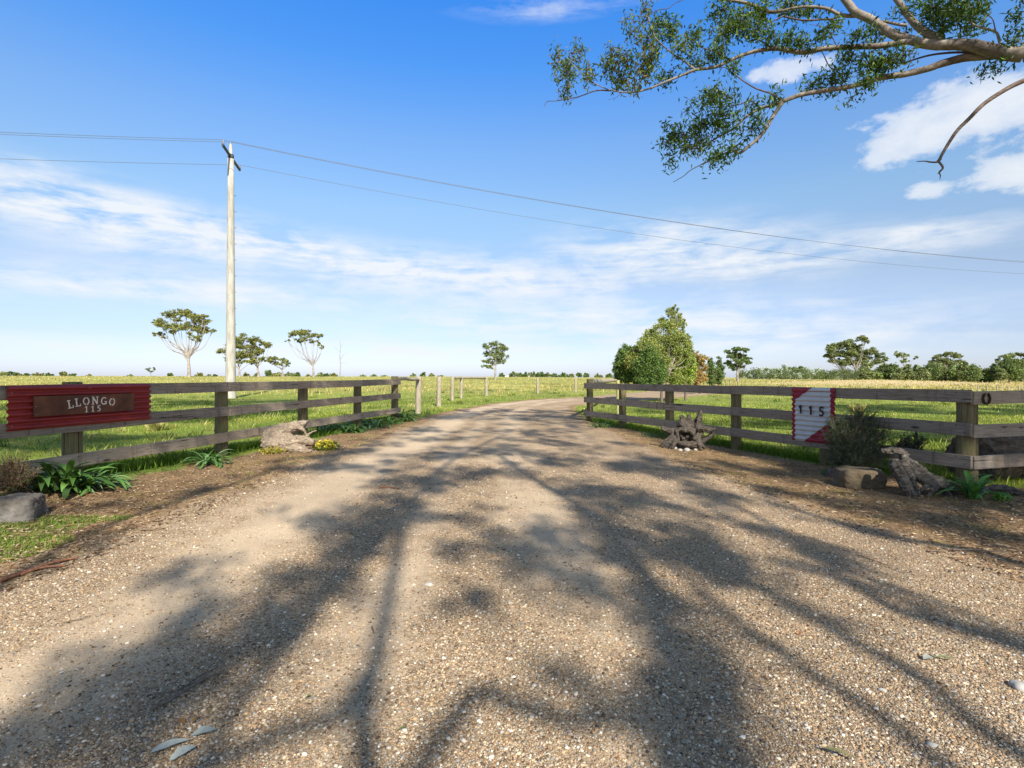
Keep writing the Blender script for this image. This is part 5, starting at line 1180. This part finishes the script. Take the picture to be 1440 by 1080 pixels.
# connect crown limbs to the trunk (out of frame to the right)
hub=[]
def con(P,r): Q,R_=catmull(P,r,8); tube(limbsm,Q,R_,14,bump=.03)
con([[12.25,4.95,4.6],[12.6,1.5,6.4],[11.6,-4.5,7.4],[8.2,-9.6,8.0],[3.4,-10.2,8.0]],[.24,.21,.17,.13,.09])
con([[12.6,1.5,6.4],[10.5,-.5,9.5],[7.0,.5,11.5]],[.14,.10,.05])
con([[11.6,-4.5,7.4],[11.4,-7.5,8.3],[9.6,-8.5,8.8],[8.0,-7.0,8.4]],[.12,.10,.08,.05])
con([[3.4,-10.2,8.0],[.5,-9.5,8.2],[-1.5,-7.0,9.0]],[.08,.06,.03])
for q0,q1 in((SL[0],[4.5,-10.1,8.0]),(SL[1],[3.4,-10.2,8.0]),(SL[1+1],[3.4,-10.2,8.0]),(SL[3],[2.0,-10,8.1]),(SL[4],[4.5,-10.1,8.0]),(SL[5],[6.0,-10.0,8.0]),(SL[6],[7.5,-9.7,8.0]),(SL[7],[8.0,-7.0,8.4]),(SL[8],[9.6,-8.5,8.8])):
    con([q1,(np.array(q1)+q0[0])/2+np.array([0,0,.15]),q0[0]],[.05,.05,.045])
# leaf shade
SH=[([(150,860),(280,800),(400,750),(470,720)],8.6,.30,16),([(60,960),(160,900),(280,850)],8.5,.3,14),([(600,720),(700,735),(820,740)],8.7,.35,16),([(660,790),(760,800)],8.5,.5,18),([(1000,720),(1120,760),(1240,800)],8.5,.3,22),([(1240,830),(1340,860),(1440,890)],8.4,.2,16),([(620,640),(740,640),(860,650),(980,675)],8.9,.8,14),([(600,620),(720,615),(850,630)],9.1,.8,12),([(480,655),(560,660),(640,680)],8.9,.5,16),([(60,1060),(150,985),(260,905),(370,840),(450,780),(520,720)],8.4,.42,30),([(300,975),(380,900),(450,830),(520,770)],8.4,.2,30),
([(0,1075),(120,1060),(220,1040)],8.4,.3,16),([(400,850),(480,790),(540,735),(585,690)],8.6,.4,34),([(570,760),(590,720),(600,680)],8.7,.3,30),([(330,730),(380,720),(420,712)],8.6,.2,12),
([(640,770),(700,755),(800,770),(870,800)],8.5,.5,30),([(650,840),(740,820),(840,850)],8.4,.32,18),([(620,900),(680,860)],8.3,.12,14),([(730,900),(760,940),(790,965)],8.2,.10,16),([(700,800),(800,810),(860,830)],8.4,.3,20),
([(1000,1090),(975,980),(950,900),(915,830),(870,760),(820,715)],8.3,.26,48),([(900,740),(980,780),(1060,830)],8.5,.45,44),([(850,700),(930,745),(1010,800)],8.5,.5,34),
([(1020,860),(1100,910),(1190,975)],8.3,.14,24),([(1150,860),(1230,910),(1330,985),(1400,1040)],8.3,.14,22),([(1180,800),(1290,860),(1420,905)],8.4,.18,20),([(1080,745),(1180,800)],8.4,.3,22),
([(540,690),(640,668),(720,662)],8.9,.7,34),([(780,690),(860,690),(960,720)],8.8,.55,36),([(740,650),(840,655),(940,665)],8.9,.6,28),([(960,680),(1020,700),(1100,720)],8.8,.5,30),([(560,650),(660,632),(740,628)],9.0,.9,22),([(880,640),(960,655),(1030,668)],9.0,.6,26),
([(600,612),(700,606),(780,610)],9.2,1.1,15),([(860,622),(900,628)],9.1,.6,14),([(1080,690),(1200,715),(1320,735),(1440,765)],8.6,.5,46),([(1130,665),(1250,690),(1380,712),(1440,725)],8.8,.7,46),([(1000,650),(1080,662),(1140,672)],8.9,.7,36),([(1200,745),(1300,765),(1440,795)],8.5,.2,20),
([(60,800),(200,722),(330,672)],9,.16,16),([(120,725),(200,695),(300,668)],9,.25,7),([(420,660),(500,632),(600,602)],9.2,.6,26),([(540,592),(620,585),(690,580)],9.4,1.1,10),([(0,700),(60,720),(130,740)],8.8,.4,14),([(760,640),(800,600),(830,590)],9.2,.8,10)]
for s_ in SH: sleaf(s_[0],s_[1],s_[2],s_[3])
# unseen leaf clusters added to the crown to shade fences, signs and turf
def wshade(mb,tw,x0,y0,x1,y1,z,w,nn,h0,k=34):
    for i in range(nn):
        t=random.random(); q=np.array([x0+(x1-x0)*t+random.gauss(0,w/2),y0+(y1-y0)*t+random.gauss(0,w/2.5)]); h=h0+random.uniform(-.5,.7)
        c=backW(q[0],q[1],z,h); C=c+rng.normal(0,1,(k,3))*np.array([.13,.13,.1]); leaves(mb,C,rng.uniform(.10,.15,k),rng.uniform(.034,.05,k),pick(GL,k,.25),.9)
        if i%3==0: d=np.array([.6,-.3,-.4])+rng.normal(0,.5,3); Q,R_=catmull([c,c+d*.3,c+d*.6],[.004,.006,.01],3); tube(tw,Q,R_,4,cap=False)
for a_ in((-5.5,5.4,-4.7,9.6,.8,.5,130),(-4.6,10.2,-3.5,15.4,.8,.5,100),(5.9,6.8,4.9,9.6,.7,.6,230),(4.9,9.4,3.0,14.3,.7,.6,170),(6.2,6.9,8.5,7.5,.6,.7,170),(4.5,6,7.5,6.3,0,.8,170),(5.6,9.2,11,9.8,0,.8,170),(3.4,12.4,6,10.6,0,.6,60)): wshade(foli,twm,*a_,9.6)
wshade(foli,twm,5.3,8.3,4.6,9.4,.7,.3,130,9.3); wshade(foli,twm,-5.45,5.7,-4.9,7.6,.95,.3,60,9.3); wshade(foli,twm,5.9,6.9,6.8,7.1,.7,.3,60,9.3)
def pshade(mb,tw,x0,x1,y0,y1,h0,dens,seed=0):
    Y1=F*H/(y0-YH); Y0=F*H/(y1-YH); area=(Y1-Y0)*(x1-x0)/F*(Y0+Y1)/2; nn=int(area*dens*2.6); k=52; cnt=0
    while cnt<nn:
        Yg=random.uniform(Y0,Y1); Xg=(random.uniform(x0,x1)-CX)/F*Yg; cnt+=1
        if fbm(Xg*.45+seed,Yg*.35,3)<.43: continue
        e_=min(Yg-Y0,Y1-Yg)/(Y1-Y0)
        if random.random()>e_*5+.25: continue
        c=backW(Xg,Yg,0,h0+random.uniform(-.7,.7)); C=c+rng.normal(0,1,(k,3))*np.array([.24,.24,.15]); leaves(mb,C,rng.uniform(.11,.16,k),rng.uniform(.04,.055,k),pick(GL,k,.25),.9)
        if cnt%4==0: d=np.array([.6,-.3,-.4])+rng.normal(0,.5,3); Q,R_=catmull([c,c+d*.3,c+d*.6],[.004,.006,.01],3); tube(tw,Q,R_,4,cap=False)
for a_ in((1150,1480,566,579,12.8,7),(960,1300,586,594,12.0,6),(1180,1480,600,612,11.5,6),(960,1180,612,634,10.5,8),(1160,1480,630,660,10,8),(900,1100,571,577,12.5,5)): pshade(foli,twm,*a_)
# crown above the visible limbs, out of frame
for i in range(150):
    c=np.array([random.uniform(3.2,10.5),random.uniform(2.6,6.2),random.uniform(9.6,11.0)]); clump(c,np.array([.35,.35,.25]),60,GL,L=.125,W=.038)
# a second gum, left of the camera, that shades the left paddock
f2=MB(); t2=MB(); l2=MB()
for a_ in((-60,330,612,634,12.5,8),(-40,150,590,600,13,6),(180,430,577,597,13.5,7),(200,420,561,572,14.5,5),(-40,160,572,580,14,5),(430,540,592,606,12.5,6),(560,760,583,590,12.5,4)): pshade(f2,t2,*a_,seed=9)
b2=onG(-14.5,2.0); J=b2+np.array([.5,.2,6.5])
Q,R_=catmull([b2-np.array([0,0,.3]),b2+np.array([.1,0,2.5]),J],[.55,.42,.34],6); tube(l2,Q,R_,16,bump=.03)
for e_ in((-3.2,-6.5,13.2),(-3.0,-4.5,13.4),(-5,-1.5,13.5),(-7,4,13.6),(-8,8.5,13.6)):
    e_=np.array(e_,float); Q,R_=catmull([J*.98,J*.6+e_*.4+np.array([0,0,1.2]),e_],[.2,.13,.05],7); tube(l2,Q,R_,10,bump=.03)
r2=empty('gum_tree',tuple(b2)); tag(r2,'second spreading gum beside the road to the left, shading the left paddock','tree')
l2.build('trunk',BARK,r2,True); f2.build('crown',LEAF,r2,False); t2.build('twigs',TWIG,r2,True)
root=empty('gum_tree',tuple(tb)); tag(root,'large spreading smooth-barked gum whose limbs and drooping leaves hang into the upper right sky','tree')
o=limbsm.build('trunk',BARK,root,True); o=foli.build('crown',LEAF,root,False); o=twm.build('twigs',TWIG,root,True); o=deadm.build('dead_branch',STICK,root,True); o['label']='bare dead branch with a forked broken end'

# ------------------------------------------------------------------ world, sun, camera
w=bpy.data.worlds.new('World'); sc.world=w; w.use_nodes=True; nt=w.node_tree; nt.nodes.clear(); n=N(nt)
sunaz=math.atan2(-SD[0],-SD[1])             # direction towards the sun, from +Y clockwise
sky=n.node('ShaderNodeTexSky'); sky.sky_type='NISHITA'; sky.sun_disc=False; sky.sun_elevation=EL; sky.sun_rotation=sunaz
sky.air_density=1.0; sky.dust_density=.6; sky.ozone_density=2.2; sky.altitude=50
co=n.coord('Generated'); sx=n.node('ShaderNodeSeparateXYZ'); n.link(co,sx.inputs[0]); X_,Y_,Z_=sx.outputs
azn=n.math('ARCTAN2',X_,Y_); eln=n.math('ARCSINE',Z_)
# planar cloud coordinates
zc=n.math('ADD',n.math('MAXIMUM',Z_,0),.09)
cv=n.node('ShaderNodeCombineXYZ'); n.link(n.math('DIVIDE',X_,zc),cv.inputs[0]); n.link(n.math('DIVIDE',Y_,zc),cv.inputs[1]); cv=cv.outputs[0]
# stretched angular coordinates
av=n.node('ShaderNodeCombineXYZ'); n.link(azn,av.inputs[0]); n.link(n.math('MULTIPLY',eln,2.6),av.inputs[1]); av=av.outputs[0]
def blob(px,py,rx,ry,amp,tilt=0):
    u=(px-CX)/F; v=(YH-py)/F; a0=math.atan(u); e0=math.atan(v/math.hypot(1,u)); c=math.cos(a0)
    ra=rx/F*c*c*1.0; re=ry/F*c
    da=n.math('SUBTRACT',azn,a0); de=n.math('SUBTRACT',eln,e0)
    if tilt: de=n.math('ADD',de,n.math('MULTIPLY',da,tilt))
    q=n.math('ADD',n.math('POWER',n.math('ABSOLUTE',n.math('DIVIDE',da,ra)),2),n.math('POWER',n.math('ABSOLUTE',n.math('DIVIDE',de,re)),2))
    return n.math('MULTIPLY',n.math('EXPONENT',n.math('MULTIPLY',q,-1)),amp)
PU=[(1290,185,110,34,1.0,0),(1400,150,100,60,.9,0),(1430,245,70,30,.9,0),(1305,268,42,13,.9,0),(1105,98,60,22,.85,0)]
BL=[(90,285,230,36,.75,.12),(400,350,330,28,.8,.10),(680,392,230,28,.7,.05),(940,350,150,34,.95,.02),(1080,370,120,20,.55,0),(1290,335,150,22,.6,0),(200,405,330,22,.75,0),(150,335,240,30,.3,.1),(850,455,340,26,.75,0),(1130,475,220,18,.5,.0),(560,495,500,12,.7,0),(770,12,120,12,.35,0)]
tot=None
for b_ in BL:
    v=blob(*b_); tot=v if tot is None else n.math('ADD',tot,v)
tp=None
for b_ in PU:
    v=blob(*b_); tp=v if tp is None else n.math('ADD',tp,v)
av2=n.node('ShaderNodeCombineXYZ'); n.link(azn,av2.inputs[0]); n.link(n.math('MULTIPLY',eln,1.7),av2.inputs[1]); av2=av2.outputs[0]
puff=n.math('SUBTRACT',n.math('ADD',tp,n.math('MULTIPLY',n.noise(av2,12,7,.6,.1),2.6)),1.72)
puff=n.math('MULTIPLY',n.ramp(puff,[(0,0),(.35,.72),(.9,1)]),n.ramp(tp,[(.05,0),(.3,.95)]))
nz=n.noise(av,9,8,.62,.35); nz2=n.noise(av,3.1,6,.6,.5); nzs=n.noise(n.mapping(av,(1,3.2,1)),6,7,.62,.3)
tex_=n.math('ADD',n.math('MULTIPLY',nz,.55),n.math('ADD',n.math('MULTIPLY',nzs,.45),n.math('MULTIPLY',nz2,.2)))
den=n.math('MULTIPLY',n.math('ADD',tot,-.02),n.math('MULTIPLY',n.math('SUBTRACT',tex_,.50),7.5))
behind=n.math('MULTIPLY',n.ramp(n.math('MULTIPLY',Y_,-1),[(0,0),(.2,1)]),n.ramp(n.noise(cv,1.3,6,.6),[(.42,0),(.62,.8)]))  # unseen clouds behind the camera, added to make the blue fill light neutral
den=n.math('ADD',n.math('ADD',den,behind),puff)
den=n.ramp(den,[(.02,0),(.45,.45),(1,.9)])
bg=n.node('ShaderNodeBackground')
hs_n=n.node('ShaderNodeHueSaturation'); n.link(sky.outputs[0],hs_n.inputs['Color']); hs_n.inputs['Saturation'].default_value=1.0; hs_n.inputs['Hue'].default_value=.5
elr=n.ramp(eln,[(0.0,(.83,.91,1.33)),(.067,(.79,.79,1.02)),(.173,(1.04,.93,.93)),(.299,(1.15,1.22,1.2)),(.415,(.98,1.27,1.5)),(.522,(.56,1.22,1.83)),(.616,(.38,1.18,2.05)),(.85,(.92,.95,.92))])  # sky tint by elevation; less blue above the frame to neutralise shadow colour
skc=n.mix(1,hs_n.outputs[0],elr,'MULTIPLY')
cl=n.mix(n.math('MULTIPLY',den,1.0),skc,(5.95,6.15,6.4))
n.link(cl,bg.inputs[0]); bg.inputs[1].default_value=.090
wo=n.node('ShaderNodeOutputWorld'); n.link(bg.outputs[0],wo.inputs[0])
sl=bpy.data.lights.new('sun','SUN'); sl.energy=5.0; sl.angle=math.radians(.55); sl.color=(1,.93,.815)
so=bpy.data.objects.new('sun',sl); COL.objects.link(so)
dirv=Vector((SD[0]*math.cos(EL),SD[1]*math.cos(EL),-math.sin(EL))); so.rotation_euler=dirv.to_track_quat('-Z','Y').to_euler(); so.location=(5,-10,12)
cam=bpy.data.cameras.new('camera'); cam.sensor_width=36; cam.lens=F/1440*36; cam.shift_y=-(540-YH)/1440; cam.clip_end=9000; cam.clip_start=.05
cobj=bpy.data.objects.new('camera',cam); COL.objects.link(cobj); cobj.location=(0,0,H); cobj.rotation_euler=(PI/2,0,0); sc.camera=cobj
sc.view_settings.view_transform='Standard'; sc.view_settings.look='None'; sc.view_settings.gamma=1; sc.view_settings.exposure=.77
sc.render.engine='CYCLES'; sc.cycles.max_bounces=6; sc.cycles.transparent_max_bounces=8
